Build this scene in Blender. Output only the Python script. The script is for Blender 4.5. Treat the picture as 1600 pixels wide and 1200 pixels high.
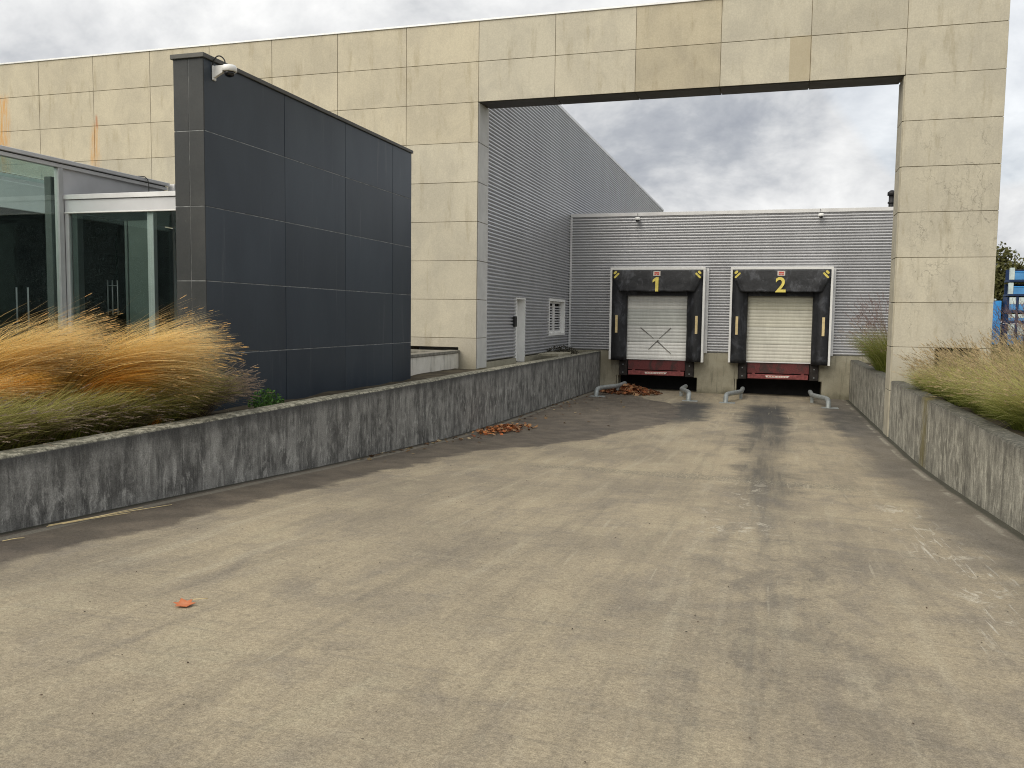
import bpy, bmesh, math, random
import numpy as np
from mathutils import Matrix, Vector, noise as mnoise
random.seed(7); RNG = np.random.default_rng(11)
R_ = math.radians
for o in list(bpy.data.objects): bpy.data.objects.remove(o, do_unlink=True)
SC = bpy.context.scene
COL = SC.collection

# ------------------------------------------------------------------ camera
F_PX, PITCH, ROLL, YAW = 1345.66, 0.0777987, 0.0127717, 0.2928854
cd = bpy.data.cameras.new('camera'); cam = bpy.data.objects.new('camera', cd); COL.objects.link(cam)
cd.sensor_width = 36.0; cd.lens = F_PX/1600*36; cd.clip_start = 0.05; cd.clip_end = 3000
c_, s_ = math.cos(YAW), math.sin(YAW)
fwd = Vector((-s_*math.cos(PITCH), c_*math.cos(PITCH), -math.sin(PITCH)))
rgt = Vector((c_, s_, 0)); up = rgt.cross(fwd)
rr = math.cos(ROLL)*rgt + math.sin(ROLL)*up; uu = -math.sin(ROLL)*rgt + math.cos(ROLL)*up
M = Matrix((rr, uu, -fwd)).transposed().to_4x4(); M.translation = Vector((0, 0, 1.6))
cam.matrix_world = M
SC.camera = cam
# ------------------------------------------------------------------ view
SC.view_settings.view_transform = 'Standard'; SC.view_settings.look = 'None'
SC.view_settings.gamma = 1.0; SC.view_settings.exposure = 1.1
SC.view_settings.use_curve_mapping = False
SC.render.engine = 'CYCLES'; SC.cycles.max_bounces = 6; SC.cycles.diffuse_bounces = 3; SC.cycles.glossy_bounces = 3; SC.cycles.transparent_max_bounces = 8; SC.cycles.use_denoising = True; SC.cycles.denoising_prefilter = 'NONE'; SC.cycles.filter_width = 1.05
# ------------------------------------------------------------------ sun and sky
SUN_EL, SUN_AZ = R_(40), (-0.52, -0.85)       # the sun stands behind the camera, to its left
az = Vector((SUN_AZ[0], SUN_AZ[1], 0)).normalized()
to_sun = Vector((az.x*math.cos(SUN_EL), az.y*math.cos(SUN_EL), math.sin(SUN_EL)))
sl = bpy.data.lights.new('sun', 'SUN'); sl.energy = 1.35; sl.angle = R_(55); sl.color = (1.0, 0.93, 0.80)
sun = bpy.data.objects.new('sun', sl); COL.objects.link(sun)
sun.rotation_euler = (-to_sun).to_track_quat('-Z', 'Y').to_euler()
W = bpy.data.worlds.new('World'); SC.world = W; W.use_nodes = True
nt = W.node_tree; nt.nodes.clear()
def wn(t, **k):
    n = nt.nodes.new(t)
    for a, b in k.items(): setattr(n, a, b)
    return n
out = wn('ShaderNodeOutputWorld')
sky = wn('ShaderNodeTexSky'); sky.sky_type = 'NISHITA'; sky.sun_disc = False
sky.sun_elevation = SUN_EL; sky.sun_rotation = math.atan2(az.x, az.y)
bgA = wn('ShaderNodeBackground'); bgA.inputs[1].default_value = 0.07
nt.links.new(sky.outputs[0], bgA.inputs[0])
tc = wn('ShaderNodeTexCoord'); sep = wn('ShaderNodeSeparateXYZ'); nt.links.new(tc.outputs['Generated'], sep.inputs[0])
def wm(op, a, b=None, clamp=False):
    n = wn('ShaderNodeMath', operation=op, use_clamp=clamp)
    for i, v in enumerate((a, b)):
        if v is None: continue
        if isinstance(v, (int, float)): n.inputs[i].default_value = v
        else: nt.links.new(v, n.inputs[i])
    return n.outputs[0]
zz = wm('ADD', wm('MAXIMUM', sep.outputs[2], 0.0), 0.55)
cmb = wn('ShaderNodeCombineXYZ')
nt.links.new(wm('DIVIDE', sep.outputs[0], zz), cmb.inputs[0]); nt.links.new(wm('DIVIDE', sep.outputs[1], zz), cmb.inputs[1])
cmb.inputs[2].default_value = 3.7
def wnoise(scale, det, rough, off, dist=0.0):
    mp = wn('ShaderNodeMapping'); mp.inputs['Location'].default_value = off
    nt.links.new(cmb.outputs[0], mp.inputs[0])
    n = wn('ShaderNodeTexNoise'); n.inputs['Scale'].default_value = scale; n.inputs['Detail'].default_value = det
    n.inputs['Roughness'].default_value = rough; n.inputs['Distortion'].default_value = dist
    nt.links.new(mp.outputs[0], n.inputs[0]); return n.outputs[0]
n1 = wnoise(1.7, 5, 0.56, (35.4, -21.1, 6), 0.35); n2 = wnoise(4.6, 6, 0.64, (7.1, 2.4, 1), 0.2); n3 = wnoise(1.2, 2, 0.5, (3.1, 9.4, 2))
dens = wm('ADD', wm('MULTIPLY', n1, 0.60), wm('MULTIPLY', n2, 0.40))
dens = wm('ADD', dens, 0.022)
cr = wn('ShaderNodeValToRGB'); el = cr.color_ramp.elements
el[0].position = 0.36; el[0].color = (0.160, 0.173, 0.198, 1)
el[1].position = 0.61; el[1].color = (0.49, 0.49, 0.485, 1)
e = cr.color_ramp.elements.new(0.43); e.color = (0.228, 0.239, 0.258, 1)
e = cr.color_ramp.elements.new(0.50); e.color = (0.345, 0.350, 0.357, 1)
nt.links.new(dens, cr.inputs[0])
bgB = wn('ShaderNodeBackground'); bgB.inputs[1].default_value = 1.0; nt.links.new(cr.outputs[0], bgB.inputs[0])
cov = wn('ShaderNodeMapRange'); cov.inputs[1].default_value = 0.30; cov.inputs[2].default_value = 0.42
nt.links.new(n3, cov.inputs[0])
mx = wn('ShaderNodeMixShader'); nt.links.new(wm('MAXIMUM', cov.outputs[0], 0.86), mx.inputs[0])
nt.links.new(bgA.outputs[0], mx.inputs[1]); nt.links.new(bgB.outputs[0], mx.inputs[2]); nt.links.new(mx.outputs[0], out.inputs[0])

# ------------------------------------------------------------------ material helper
class Mat:
    def __init__(s, name, rough=0.8, metal=0.0, spec=0.3):
        s.m = bpy.data.materials.new(name); s.m.use_nodes = True; s.t = s.m.node_tree
        s.b = s.t.nodes['Principled BSDF']; s.b.inputs['Roughness'].default_value = rough
        s.b.inputs['Metallic'].default_value = metal; s.b.inputs['Specular IOR Level'].default_value = spec
        g = s.t.nodes.new('ShaderNodeNewGeometry'); s.pos = g.outputs['Position']; s.nrm = g.outputs['Normal']
        sp = s.t.nodes.new('ShaderNodeSeparateXYZ'); s.t.links.new(s.pos, sp.inputs[0]); s.x, s.y, s.z = sp.outputs
        s.rand = None
    def put(s, sock, v):
        if hasattr(v, 'is_output'): s.t.links.new(v, sock)
        elif isinstance(v, (tuple, list)) and len(v) == 3 and sock.type == 'RGBA': sock.default_value = (*v, 1)
        else: sock.default_value = v
    def math(s, op, a, b=None, c=None, clamp=False):
        n = s.t.nodes.new('ShaderNodeMath'); n.operation = op; n.use_clamp = clamp
        for i, v in enumerate((a, b, c)):
            if v is not None: s.put(n.inputs[i], v)
        return n.outputs[0]
    def noise(s, scale=1.0, det=4, rough=0.55, stretch=(1, 1, 1), off=(0, 0, 0), dist=0.0, vec=None):
        mp = s.t.nodes.new('ShaderNodeMapping'); mp.inputs['Scale'].default_value = stretch; mp.inputs['Location'].default_value = off
        s.t.links.new(vec or s.pos, mp.inputs[0])
        n = s.t.nodes.new('ShaderNodeTexNoise'); n.inputs['Scale'].default_value = scale; n.inputs['Detail'].default_value = det
        n.inputs['Roughness'].default_value = rough; n.inputs['Distortion'].default_value = dist
        s.t.links.new(mp.outputs[0], n.inputs[0]); return n.outputs[0]
    def voro(s, scale, stretch=(1, 1, 1), vec=None, feature='DISTANCE_TO_EDGE'):
        mp = s.t.nodes.new('ShaderNodeMapping'); mp.inputs['Scale'].default_value = stretch
        s.t.links.new(vec or s.pos, mp.inputs[0])
        n = s.t.nodes.new('ShaderNodeTexVoronoi'); n.feature = feature; n.inputs['Scale'].default_value = scale
        s.t.links.new(mp.outputs[0], n.inputs[0]); return n.outputs['Distance']
    def ramp(s, v, a, b, c=0.0, d=1.0, smooth=True):
        n = s.t.nodes.new('ShaderNodeMapRange'); n.interpolation_type = 'SMOOTHSTEP' if smooth else 'LINEAR'
        for i, q in enumerate((v, a, b, c, d)): s.put(n.inputs[i], q)
        return n.outputs[0]
    def mix(s, f, a, b, mode='MIX'):
        n = s.t.nodes.new('ShaderNodeMix'); n.data_type = 'RGBA'; n.blend_type = mode
        s.put(n.inputs[0], f); s.put(n.inputs[6], a); s.put(n.inputs[7], b); return n.outputs[2]
    def mul(s, a, b): return s.math('MULTIPLY', a, b)
    def add(s, a, b): return s.math('ADD', a, b)
    def scale(s, col, f):
        n = s.t.nodes.new('ShaderNodeVectorMath'); n.operation = 'SCALE'; s.put(n.inputs[0], col); s.put(n.inputs[3], f); return n.outputs[0]
    def warp(s, amt, scale):
        n = s.t.nodes.new('ShaderNodeTexNoise'); n.inputs['Scale'].default_value = scale; n.inputs['Detail'].default_value = 3
        s.t.links.new(s.pos, n.inputs[0])
        a = s.t.nodes.new('ShaderNodeVectorMath'); a.operation = 'SUBTRACT'; s.t.links.new(n.outputs[1], a.inputs[0]); a.inputs[1].default_value = (.5, .5, .5)
        b = s.t.nodes.new('ShaderNodeVectorMath'); b.operation = 'SCALE'; s.t.links.new(a.outputs[0], b.inputs[0]); b.inputs[3].default_value = amt
        c = s.t.nodes.new('ShaderNodeVectorMath'); c.operation = 'ADD'; s.t.links.new(s.pos, c.inputs[0]); s.t.links.new(b.outputs[0], c.inputs[1]); return c.outputs[0]
    def col(s, v): s.put(s.b.inputs['Base Color'], v); return s
    def rough(s, v): s.put(s.b.inputs['Roughness'], v); return s
    def bump(s, h, strength=0.3, dist=0.01):
        n = s.t.nodes.new('ShaderNodeBump'); n.inputs['Strength'].default_value = strength; n.inputs['Distance'].default_value = dist
        s.put(n.inputs['Height'], h); s.t.links.new(n.outputs[0], s.b.inputs['Normal']); return s
    def info(s, k):
        n = s.t.nodes.new('ShaderNodeObjectInfo'); return n.outputs[k]
    def band(s, v, lo, hi, soft):
        return s.mul(s.ramp(v, lo-soft, lo+soft), s.ramp(v, hi-soft, hi+soft, 1.0, 0.0))

def plain(name, col, rough=0.6, metal=0.0, var=0.18, scale=6.0, bump=0.0, spec=0.3, stretch=(1, 1, 1)):
    m = Mat(name, rough, metal, spec)
    n = m.noise(scale, 6, 0.6, stretch); f = m.ramp(n, 0.3, 0.7, 1-var, 1+var)
    m.col(m.scale(col, f))
    if bump: m.bump(m.noise(scale*8, 4), bump, 0.005)
    return m.m
MT = {}

# --- ramp slab
m = Mat('ramp_concrete', 0.86, 0, 0.25)
big = m.noise(0.42, 5, 0.6, (1, .8, 1)); mid = m.noise(1.7, 7, 0.66, (1, .55, 1), (3, 1, 0), 0.6); fine = m.noise(38, 5, 0.75)
grit = m.noise(130, 3, 0.8); cross = m.noise(2.2, 7, 0.7, (0.35, 4.5, 1), (0, 7, 0), 0.3); lane = m.noise(1.5, 5, 0.6, (2.2, 0.13, 1), (5, 2, 0))
base = m.mix(m.ramp(big, .33, .68), (.372, .314, .218), (.250, .214, .158))
base = m.mix(m.mul(m.ramp(mid, .46, .70), .55), base, (.195, .172, .143))
base = m.mix(m.mul(m.ramp(mid, .47, .30), .5), base, (.38, .335, .235))
blot = m.noise(9, 7, .72, (1, .7, 1), (6, 1, 0), .3)
lng = m.noise(1.6, 6, .66, (2.6, .16, 1), (9, 4, 0), .25)
base = m.mix(m.mul(m.ramp(lng, .50, .66), .32), base, (.165, .145, .115))
base = m.mix(m.mul(m.ramp(lng, .46, .32), .34), base, (.43, .385, .285))
base = m.mix(m.mul(m.ramp(blot, .50, .68), .24), base, (.178, .156, .126))
base = m.mix(m.mul(m.ramp(blot, .46, .32), .18), base, (.40, .36, .265))
base = m.mix(m.mul(m.ramp(cross, .5, .72), .32), base, (.155, .145, .125))
base = m.mix(m.mul(m.ramp(cross, .46, .28), .3), base, (.40, .36, .265))
wx = m.add(m.x, m.mul(m.add(m.noise(.9, 5, .65), -.5), 1.3))
wy = m.add(m.y, m.mul(m.add(m.noise(.8, 5, .65, off=(9, 3, 0)), -.5), 2.5))
wob = m.mul(m.add(m.noise(1.3, 5, .6, off=(4, 4, 0)), -.5), .9)
def lanes(cx, w): return m.ramp(m.math('ABSOLUTE', m.add(wx, -cx)), w, w*0.25)
trk = m.mul(m.ramp(lane, .38, .6), .9)
tw = m.mul(m.math('MAXIMUM', m.mul(lanes(-2.25, .85), m.ramp(wy, 21.5, 23.5)), m.math('MAXIMUM', m.mul(lanes(-.15, .95), m.ramp(wy, 21.5, 23.5)), m.mul(lanes(2.05, .8), m.ramp(wy, 21, 23)))), m.ramp(m.y, 29.2, 27.2))
t1 = m.mul(m.math('MAXIMUM', m.mul(lanes(-2.35, .62), m.ramp(wy, 20, 24)), m.math('MAXIMUM', m.mul(lanes(-.05, .62), m.ramp(wy, 9, 14)), m.mul(lanes(2.1, .62), m.ramp(wy, 19, 23)))), m.add(.5, m.mul(trk, .5)))
t1 = m.mul(t1, m.ramp(m.y, 29.5, 27.6, .35, 1))
base = m.mix(m.mul(t1, .85), base, (.066, .063, .058))
base = m.mix(m.mul(tw, .85), base, (.050, .050, .050))
base = m.mix(m.mul(m.mul(lanes(.15, 1.2), m.band(wy, 4.2, 9.0, 1.2)), m.mul(m.ramp(m.noise(3.2, 7, .7, (1, .6, 1), (8, 8, 0), .5), .42, .66), .5)), base, (.125, .113, .098))
rj = m.mul(m.band(m.add(m.y, m.mul(wob, .7)), 12.9, 13.45, .12), m.mul(m.band(m.x, -3.6, 1.3, .4), m.ramp(m.noise(14, 6, .75, (1, 1.6, 1), (1, 2, 0)), .42, .58)))
base = m.mix(m.mul(rj, .6), base, (.10, .092, .075))
base = m.mix(m.mul(m.mul(rj, m.ramp(fine, .5, .62)), .8), base, (.50, .45, .33))
base = m.mix(m.mul(m.mul(lanes(-.1, .5), m.ramp(wy, 17, 10)), m.mul(m.ramp(lane, .42, .62), .45)), base, (.12, .115, .105))
# pale scuffs
scf = m.mul(m.ramp(m.noise(5, 6, .7, (1.0, .5, 1), (2, 8, 0), .9), .54, .64), m.math('MAXIMUM', m.mul(lanes(-.35, .5), m.band(m.y, 8, 13, 1.5)), m.mul(lanes(1.65, .4), m.band(m.y, 6, 12, 1.5))))
base = m.mix(m.mul(scf, .7), base, (.52, .48, .39))
rl = m.mul(m.ramp(m.noise(3, 4, .6, (9, .35, 1), (2, 2, 0), .4), .60, .66), m.mul(lanes(1.75, .42), m.band(wy, 5.5, 11.5, 1.0)))
base = m.mix(m.mul(rl, .75), base, (.52, .49, .41))
scl = m.mul(m.ramp(m.noise(3.0, 2, .4, (5.5, .22, 1), (1, 1, 0), .25), .70, .735), m.ramp(mid, .4, .6))
base = m.mix(m.mul(scl, .32), base, (.46, .42, .32))
# dampness, dirt and painted wall shadow along the left wall, widening towards dock 1
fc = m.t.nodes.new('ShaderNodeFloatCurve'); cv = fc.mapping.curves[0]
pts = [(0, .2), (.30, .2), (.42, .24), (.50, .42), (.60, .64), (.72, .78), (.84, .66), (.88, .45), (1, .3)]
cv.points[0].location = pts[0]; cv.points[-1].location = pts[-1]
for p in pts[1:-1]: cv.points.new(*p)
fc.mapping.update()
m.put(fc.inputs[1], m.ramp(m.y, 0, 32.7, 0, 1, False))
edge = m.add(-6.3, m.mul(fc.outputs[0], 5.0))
damp_shade = m.ramp(m.add(m.math('SUBTRACT', m.x, edge), wob), .10, -.12)
base = m.mix(m.mul(damp_shade, .86), base, m.mix(m.ramp(m.noise(2.2, 5), .35, .65), (.066, .056, .047), (.120, .100, .080)))
rb = m.ramp(m.add(m.add(m.x, m.mul(m.math('SUBTRACT', m.y, 8.0), .012)), m.mul(wob, 1.4)), 1.5, 2.2)
base = m.mix(m.mul(rb, .78), base, m.mix(m.ramp(mid, .35, .65), (.10, .092, .082), (.165, .15, .128)))
# wall-foot joints
base = m.mix(m.mul(m.ramp(m.x, -6.20, -6.26), .85), base, (.035, .036, .026))
base = m.mix(m.mul(m.band(m.x, -6.17, -6.06, .012), .6), base, (.24, .225, .185))
base = m.mix(m.mul(m.ramp(m.add(m.x, m.mul(wob, .1)), 2.52, 2.58), .8), base, (.04, .042, .03))
base = m.mix(m.mul(m.band(m.add(m.x, m.mul(wob, .05)), 2.42, 2.50, .02), m.mul(m.ramp(mid, .45, .6), .6)), base, (.36, .34, .28))
base = m.scale(base, m.mul(m.ramp(fine, .36, .64, .80, 1.18, False), m.ramp(grit, .36, .64, .74, 1.26, False)))
m.col(base); m.rough(m.ramp(damp_shade, 0, 1, .88, .62)); m.bump(m.add(m.mul(fine, .7), m.add(m.mul(grit, .5), m.mul(cross, .8))), .55, .012)
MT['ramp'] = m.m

# --- beige cladding concrete (tint per panel through the object's colour)
m = Mat('beige_concrete', 0.82, 0, 0.25)
oc = m.info('Color'); rnd = m.info('Random')
a = m.noise(1.1, 6, .62, (1, 1, .8), dist=.5); b = m.noise(7, 6, .6, (1, 1, .22)); fi = m.noise(34, 5, .7)
dr = m.noise(2.2, 6, .65, (1.6, 1.6, .3), (4, 0, 1))
base = m.mix(m.ramp(a, .35, .66), (.545, .502, .396), (.470, .434, .348))
base = m.mix(m.mul(m.ramp(dr, .52, .70), .55), base, (.36, .315, .22))
base = m.mix(m.mul(m.ramp(b, .56, .75), .25), base, (.66, .62, .50))
base = m.mix(m.mul(m.ramp(m.noise(15, 6, .75, (1, 1, .5), (2, 5, 1), .4), .58, .72), .3), base, (.36, .325, .24))
base = m.scale(base, m.mul(m.ramp(fi, .36, .64, .92, 1.07, False), m.ramp(rnd, 0, 1, .96, 1.03, False)))
base = m.mix(1.0, base, oc, 'MULTIPLY')
# rust below two fixings
def rust(cx, z0, z1, w):
    fx = m.ramp(m.math('ABSOLUTE', m.add(m.add(m.x, -cx), m.mul(m.add(m.noise(1.5, 3, .5), -.5), .25))), w, w*.15)
    return m.mul(m.mul(fx, m.band(m.z, z0, z1, .18)), m.ramp(m.noise(6, 5, .6, (3, 3, .3)), .3, .62))
base = m.mix(m.mul(m.math('MAXIMUM', m.mul(rust(-19.72, 5.2, 7.2, .24), .75), rust(-23.2, 5.6, 8.2, .38)), .8), base, (.62, .30, .06))
base = m.mix(m.mul(m.mul(m.ramp(m.math('ABSOLUTE', m.add(m.x, 19.63)), .05, .02), m.band(m.z, 7.1, 7.45, .08)), .6), base, (.42, .13, .04))
base = m.mix(m.mul(m.mul(m.band(m.x, .15, .63, .006), m.band(m.z, 7.17, 8.19, .006)), .5), base, (.36, .29, .17))
# map cracks down the pillar
wv = m.warp(.42, 4.5)
ck = m.mul(m.ramp(m.voro(4.2, (1, 1, .38), wv), .030, .004), m.ramp(m.noise(4, 4, .6, (1, 1, .5), (3, 1, 0)), .30, .52))
ckm = m.mul(m.ramp(m.x, 2.75, 3.1), m.mul(m.ramp(m.noise(1.2, 4, .6, (1.3, 1, .5)), .40, .58), m.band(m.z, 1.0, 6.0, .6)))
base = m.mix(m.mul(m.mul(ck, ckm), .62), base, (.21, .195, .16))
base = m.mix(m.mul(m.mul(m.ramp(m.noise(5, 5, .6, (2.0, 2, .25)), .5, .66), ckm), .3), base, (.25, .225, .165))
# grime near the ground
gr = m.mul(m.ramp(m.add(m.z, m.mul(m.add(dr, -.5), 1.2)), 1.0, .1), .5)
base = m.mix(gr, base, (.24, .215, .145))
m.col(base); m.bump(m.add(fi, m.mul(b, .6)), .22, .01)
MT['beige'] = m.m
MT['jamb'] = plain('grey_jamb_concrete', (.56, .555, .53), .7, 0, .08, 2.2, .1)
MT['jamb_right'] = plain('beige_jamb_concrete', (.40, .37, .29), .8, 0, .12, 3, .2)
MT['joint'] = plain('joint_sealant', (.31, .265, .185), .9)

# --- retaining walls
def wall_mat(name, dark, pale, amt, topdark, za, zb, ds):
    m = Mat(name, .9, 0, .2)
    st = m.noise(5.5, 7, .70, (1, 1, za), dist=ds); st2 = m.noise(20, 6, .74, (1, 1, zb), (3, 3, 0), ds); bl = m.noise(1.9, 7, .70)
    sp = m.noise(13, 6, .72); fi = m.noise(60, 4, .7)
    base = m.mix(m.ramp(m.add(m.mul(st, .5), m.mul(bl, .5)), .40, .60), dark, pale)
    low = m.mul(m.ramp(m.noise(7, 6, .7, (1, 1, .45), (5, 2, 1), .6), .5, .64), m.ramp(m.z, .3, -.25))
    base = m.mix(m.mul(low, .6), base, tuple(min(.6, v*1.7) for v in pale))
    base = m.mix(m.mul(m.ramp(st2, .56, .66), .55), base, tuple(min(.55, v*1.55) for v in pale))
    base = m.mix(m.mul(m.ramp(st2, .46, .34), .5), base, tuple(v*.45 for v in dark))
    base = m.mix(m.mul(m.ramp(sp, .64, .74), .45), base, (.40, .39, .35))
    base = m.mix(m.mul(m.ramp(m.add(m.z, m.mul(m.add(st2, -.5), topdark*2.2)), .28-topdark, .34),   .85 if topdark > .1 else .3), base, tuple(v*.42 for v in dark))
    nz = m.t.nodes.new('ShaderNodeSeparateXYZ'); m.t.links.new(m.nrm, nz.inputs[0])
    lich = m.mix(m.ramp(sp, .42, .60), (.13, .125, .095), (.40, .38, .30))
    base = m.mix(m.ramp(nz.outputs[2], .35, .75), base, m.mix(m.mul(m.ramp(sp, .6, .7), .7), m.mix(amt, lich, (.055, .055, .05)), (.42, .41, .36)))
    base = m.scale(base, m.ramp(fi, .36, .64, .74, 1.24, False))
    base = m.mix(m.mul(m.ramp(m.noise(30, 5, .7, (.35, .35, 2.2), (7, 1, 4)), .66, .72), .35), base, (.42, .41, .38))
    return m, base, sp, fi, st
m, base, sp, fi, st = wall_mat('left_wall_concrete', (.10, .099, .094), (.275, .272, .255), .12, .12, .20, .10, .25)
m.col(base); m.bump(m.add(m.mul(sp, .8), m.mul(fi, .4)), .5, .015); MT['wall_left'] = m.m
m, base, sp, fi, st = wall_mat('right_wall_concrete', (.145, .139, .119), (.35, .337, .288), .75, .26, .10, .06, .12)
jm = m.mul(m.band(m.y, 16.55, 17.25, .12), m.ramp(m.noise(4, 4, .6, (1, 1, .3)), .38, .6))
base = m.mix(m.mul(jm, .75), base, (.16, .135, .05))
m.col(base); m.bump(m.add(m.mul(sp, .8), m.mul(fi, .4)), .5, .015); MT['wall_right'] = m.m
# --- pale plinth concrete
def pale(name, c0, c1, stain):
    m = Mat(name, .85, 0, .25)
    a = m.noise(1.6, 6, .62); b = m.noise(9, 6, .62, (1, 1, .12)); fi = m.noise(45, 4, .7)
    base = m.mix(m.ramp(a, .35, .65), c0, c1)
    base = m.mix(m.mul(m.ramp(b, .52, .68), stain), base, tuple(v*.45 for v in c1))
    base = m.scale(base, m.ramp(fi, .25, .75, .88, 1.12, False)); m.col(base); m.bump(fi, .3, .01); return m, base
m, base = pale('plinth_concrete', (.37, .345, .265), (.29, .268, .20), .45)
m.col(m.mix(m.mul(m.ramp(m.add(m.z, m.mul(m.noise(3, 4, .6), .5)), -.62, -.98), .7), base, (.085, .08, .05))); MT['plinth'] = m.m
m, base = pale('lightwell_concrete', (.72, .70, .63), (.58, .56, .49), .5); MT['lightwell'] = m.m
MT['coping'] = plain('weathered_coping', (.21, .20, .17), .85, 0, .3, 6, .3)

# --- metals, paints and fabrics
m = Mat('grey_cladding_metal', .36, .35, .5)
n = m.noise(.7, 5, .6, (1, 1, .3)); n2 = m.noise(5, 5, .6, (1, 1, .2))
m.col(m.scale((.50, .505, .52), m.mul(m.ramp(n, .3, .7, .94, 1.05), m.ramp(n2, .3, .7, .97, 1.03)))); MT['clad'] = m.m
MT['flash'] = plain('grey_flashing', (.70, .70, .70), .45, .3, .08, 2)
MT['flash_dark'] = plain('dark_coping_metal', (.085, .083, .076), .5, .2, .12, 4)
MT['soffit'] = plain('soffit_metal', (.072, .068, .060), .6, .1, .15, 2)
MT['white_metal'] = plain('white_frame_metal', (.82, .82, .80), .4, 0, .05, 5)
def fabric(name, c):
    m = Mat(name, .55, 0, .4); a = m.noise(2.2, 6, .65, (1, 1, .7), dist=.8); b = m.noise(9, 5, .6)
    base = m.mix(m.mul(m.ramp(a, .50, .68), .85), c, tuple(v*3.6 for v in c)); base = m.mix(m.mul(m.ramp(m.noise(7, 6, .75, (1, 1, .5), (2, 2, 2), 1.0), .60, .72), .6), base, tuple(v*7 for v in c)); base = m.scale(base, m.ramp(b, .3, .7, .8, 1.2)); m.col(base)
    m.bump(m.noise(5, 4, .5, dist=.5), .35, .03); return m.m
MT['curtain'] = fabric('black_curtain_fabric', (.017, .018, .021)); MT['flap'] = fabric('head_flap_fabric', (.024, .025, .028))
MT['rubber'] = plain('bumper_rubber', (.030, .026, .024), .75, 0, .35, 7, .3)
MT['pit'] = plain('pit_black', (.010, .010, .010), .8, 0, .3, 5)
def doorm(name, c):
    m = Mat(name, .4, 0, .4); a = m.noise(1.2, 5, .6, (1, 1, .5)); b = m.noise(14, 4, .6, (1, 1, .2))
    base = m.scale(c, m.mul(m.ramp(a, .3, .7, .9, 1.06), m.ramp(b, .3, .7, .95, 1.04)))
    base = m.mix(1.0, base, m.info('Color'), 'MULTIPLY'); m.col(base); return m.m
MT['door_white'] = doorm('white_door_steel', (.84, .845, .82)); MT['door_beige'] = doorm('beige_door_steel', (.70, .68, .58))
def redm():
    m = Mat('red_leveller_paint', .6, 0, .3); a = m.noise(2.3, 6, .65, (1, 1, .6), dist=.6); b = m.noise(22, 5, .7)
    base = m.mix(m.mul(m.ramp(a, .46, .60), .8), (.14, .038, .038), (.046, .036, .033))
    base = m.scale(base, m.ramp(b, .3, .7, .8, 1.2)); m.col(base); return m.m
MT['red'] = redm(); MT['red_bar'] = plain('worn_red_bar', (.24, .068, .066), .6, 0, .3, 9)
MT['yellow'] = plain('yellow_marking', (.74, .62, .15), .55, 0, .15, 9); MT['pale_yellow'] = plain('faded_yellow_strip', (.70, .56, .30), .6, 0, .12, 8)
MT['label_white'] = plain('label_white', (.72, .66, .60), .5, 0, .1, 20); MT['label_red'] = plain('label_red', (.62, .12, .09), .5, 0, .1, 20)
MT['tape'] = plain('grey_tape', (.17, .165, .155), .6, 0, .4, 18)
MT['galv'] = plain('galvanised_tube', (.31, .335, .335), .5, .35, .22, 6)
m = Mat('dark_panel', .42, 0, .4)
a = m.noise(.9, 6, .6, (1, 1, .5)); s1 = m.noise(7, 6, .65, (1, 1, .07)); fi = m.noise(40, 4, .7); sp = m.noise(26, 5, .7)
base = m.mix(m.ramp(a, .35, .68), (.017, .027, .041), (.027, .039, .054))
base = m.mix(m.mul(m.ramp(s1, .58, .74), .4), base, (.095, .105, .112)); base = m.mix(m.mul(m.ramp(sp, .70, .78), .35), base, (.16, .16, .15))
m.col(m.scale(base, m.mul(m.ramp(fi, .25, .75, .92, 1.08), m.ramp(m.info('Random'), 0, 1, .9, 1.12, False)))); MT['dark'] = m.m
m = Mat('dark_end_panel', .65, 0, .3)
a = m.noise(1.2, 5, .6); sp = m.noise(18, 6, .75, (1, 1, .4)); fi = m.noise(40, 4, .7)
base = m.mix(m.ramp(a, .35, .65), (.040, .043, .044), (.055, .057, .056)); base = m.mix(m.mul(m.ramp(sp, .66, .76), .5), base, (.20, .20, .18))
m.col(m.scale(base, m.ramp(fi, .25, .75, .9, 1.1))); MT['dark_end'] = m.m
MT['dust_lit'] = plain('dusty_lit_joint', (.23, .24, .24), .9, 0, .4, 9)  # dusty joints, with the light their ledges catch painted into the colour
MT['black_gap'] = plain('black_gap', (.012, .012, .012), .9)
MT['alu'] = plain('aluminium_frame', (.55, .56, .56), .4, .3, .06, 4)
MT['alu_dark'] = plain('dark_interior_post', (.10, .115, .11), .5, .1, .1, 4)
MT['panel_grey'] = plain('pale_grey_panel', (.60, .605, .62), .4, .15, .1, .9)
MT['inside_white'] = plain('interior_white', (.80, .83, .81), .7, 0, .05, 2)
MT['inside_dark'] = plain('interior_dark', (.028, .032, .030), .8, 0, .2, 2)
MT['inside_floor'] = plain('interior_floor', (.09, .09, .085), .6, 0, .2, 2)
MT['frost'] = plain('frosted_green_panel', (.10, .12, .11), .35, 0, .1, 1.2)
MT['plastic_white'] = plain('white_plastic', (.78, .78, .76), .35, 0, .03, 8); MT['black_glass'] = plain('black_dome', (.012, .012, .014), .08, 0, .1, 8, spec=.6)
MT['black_pipe'] = plain('black_pipe', (.016, .016, .017), .5)
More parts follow.
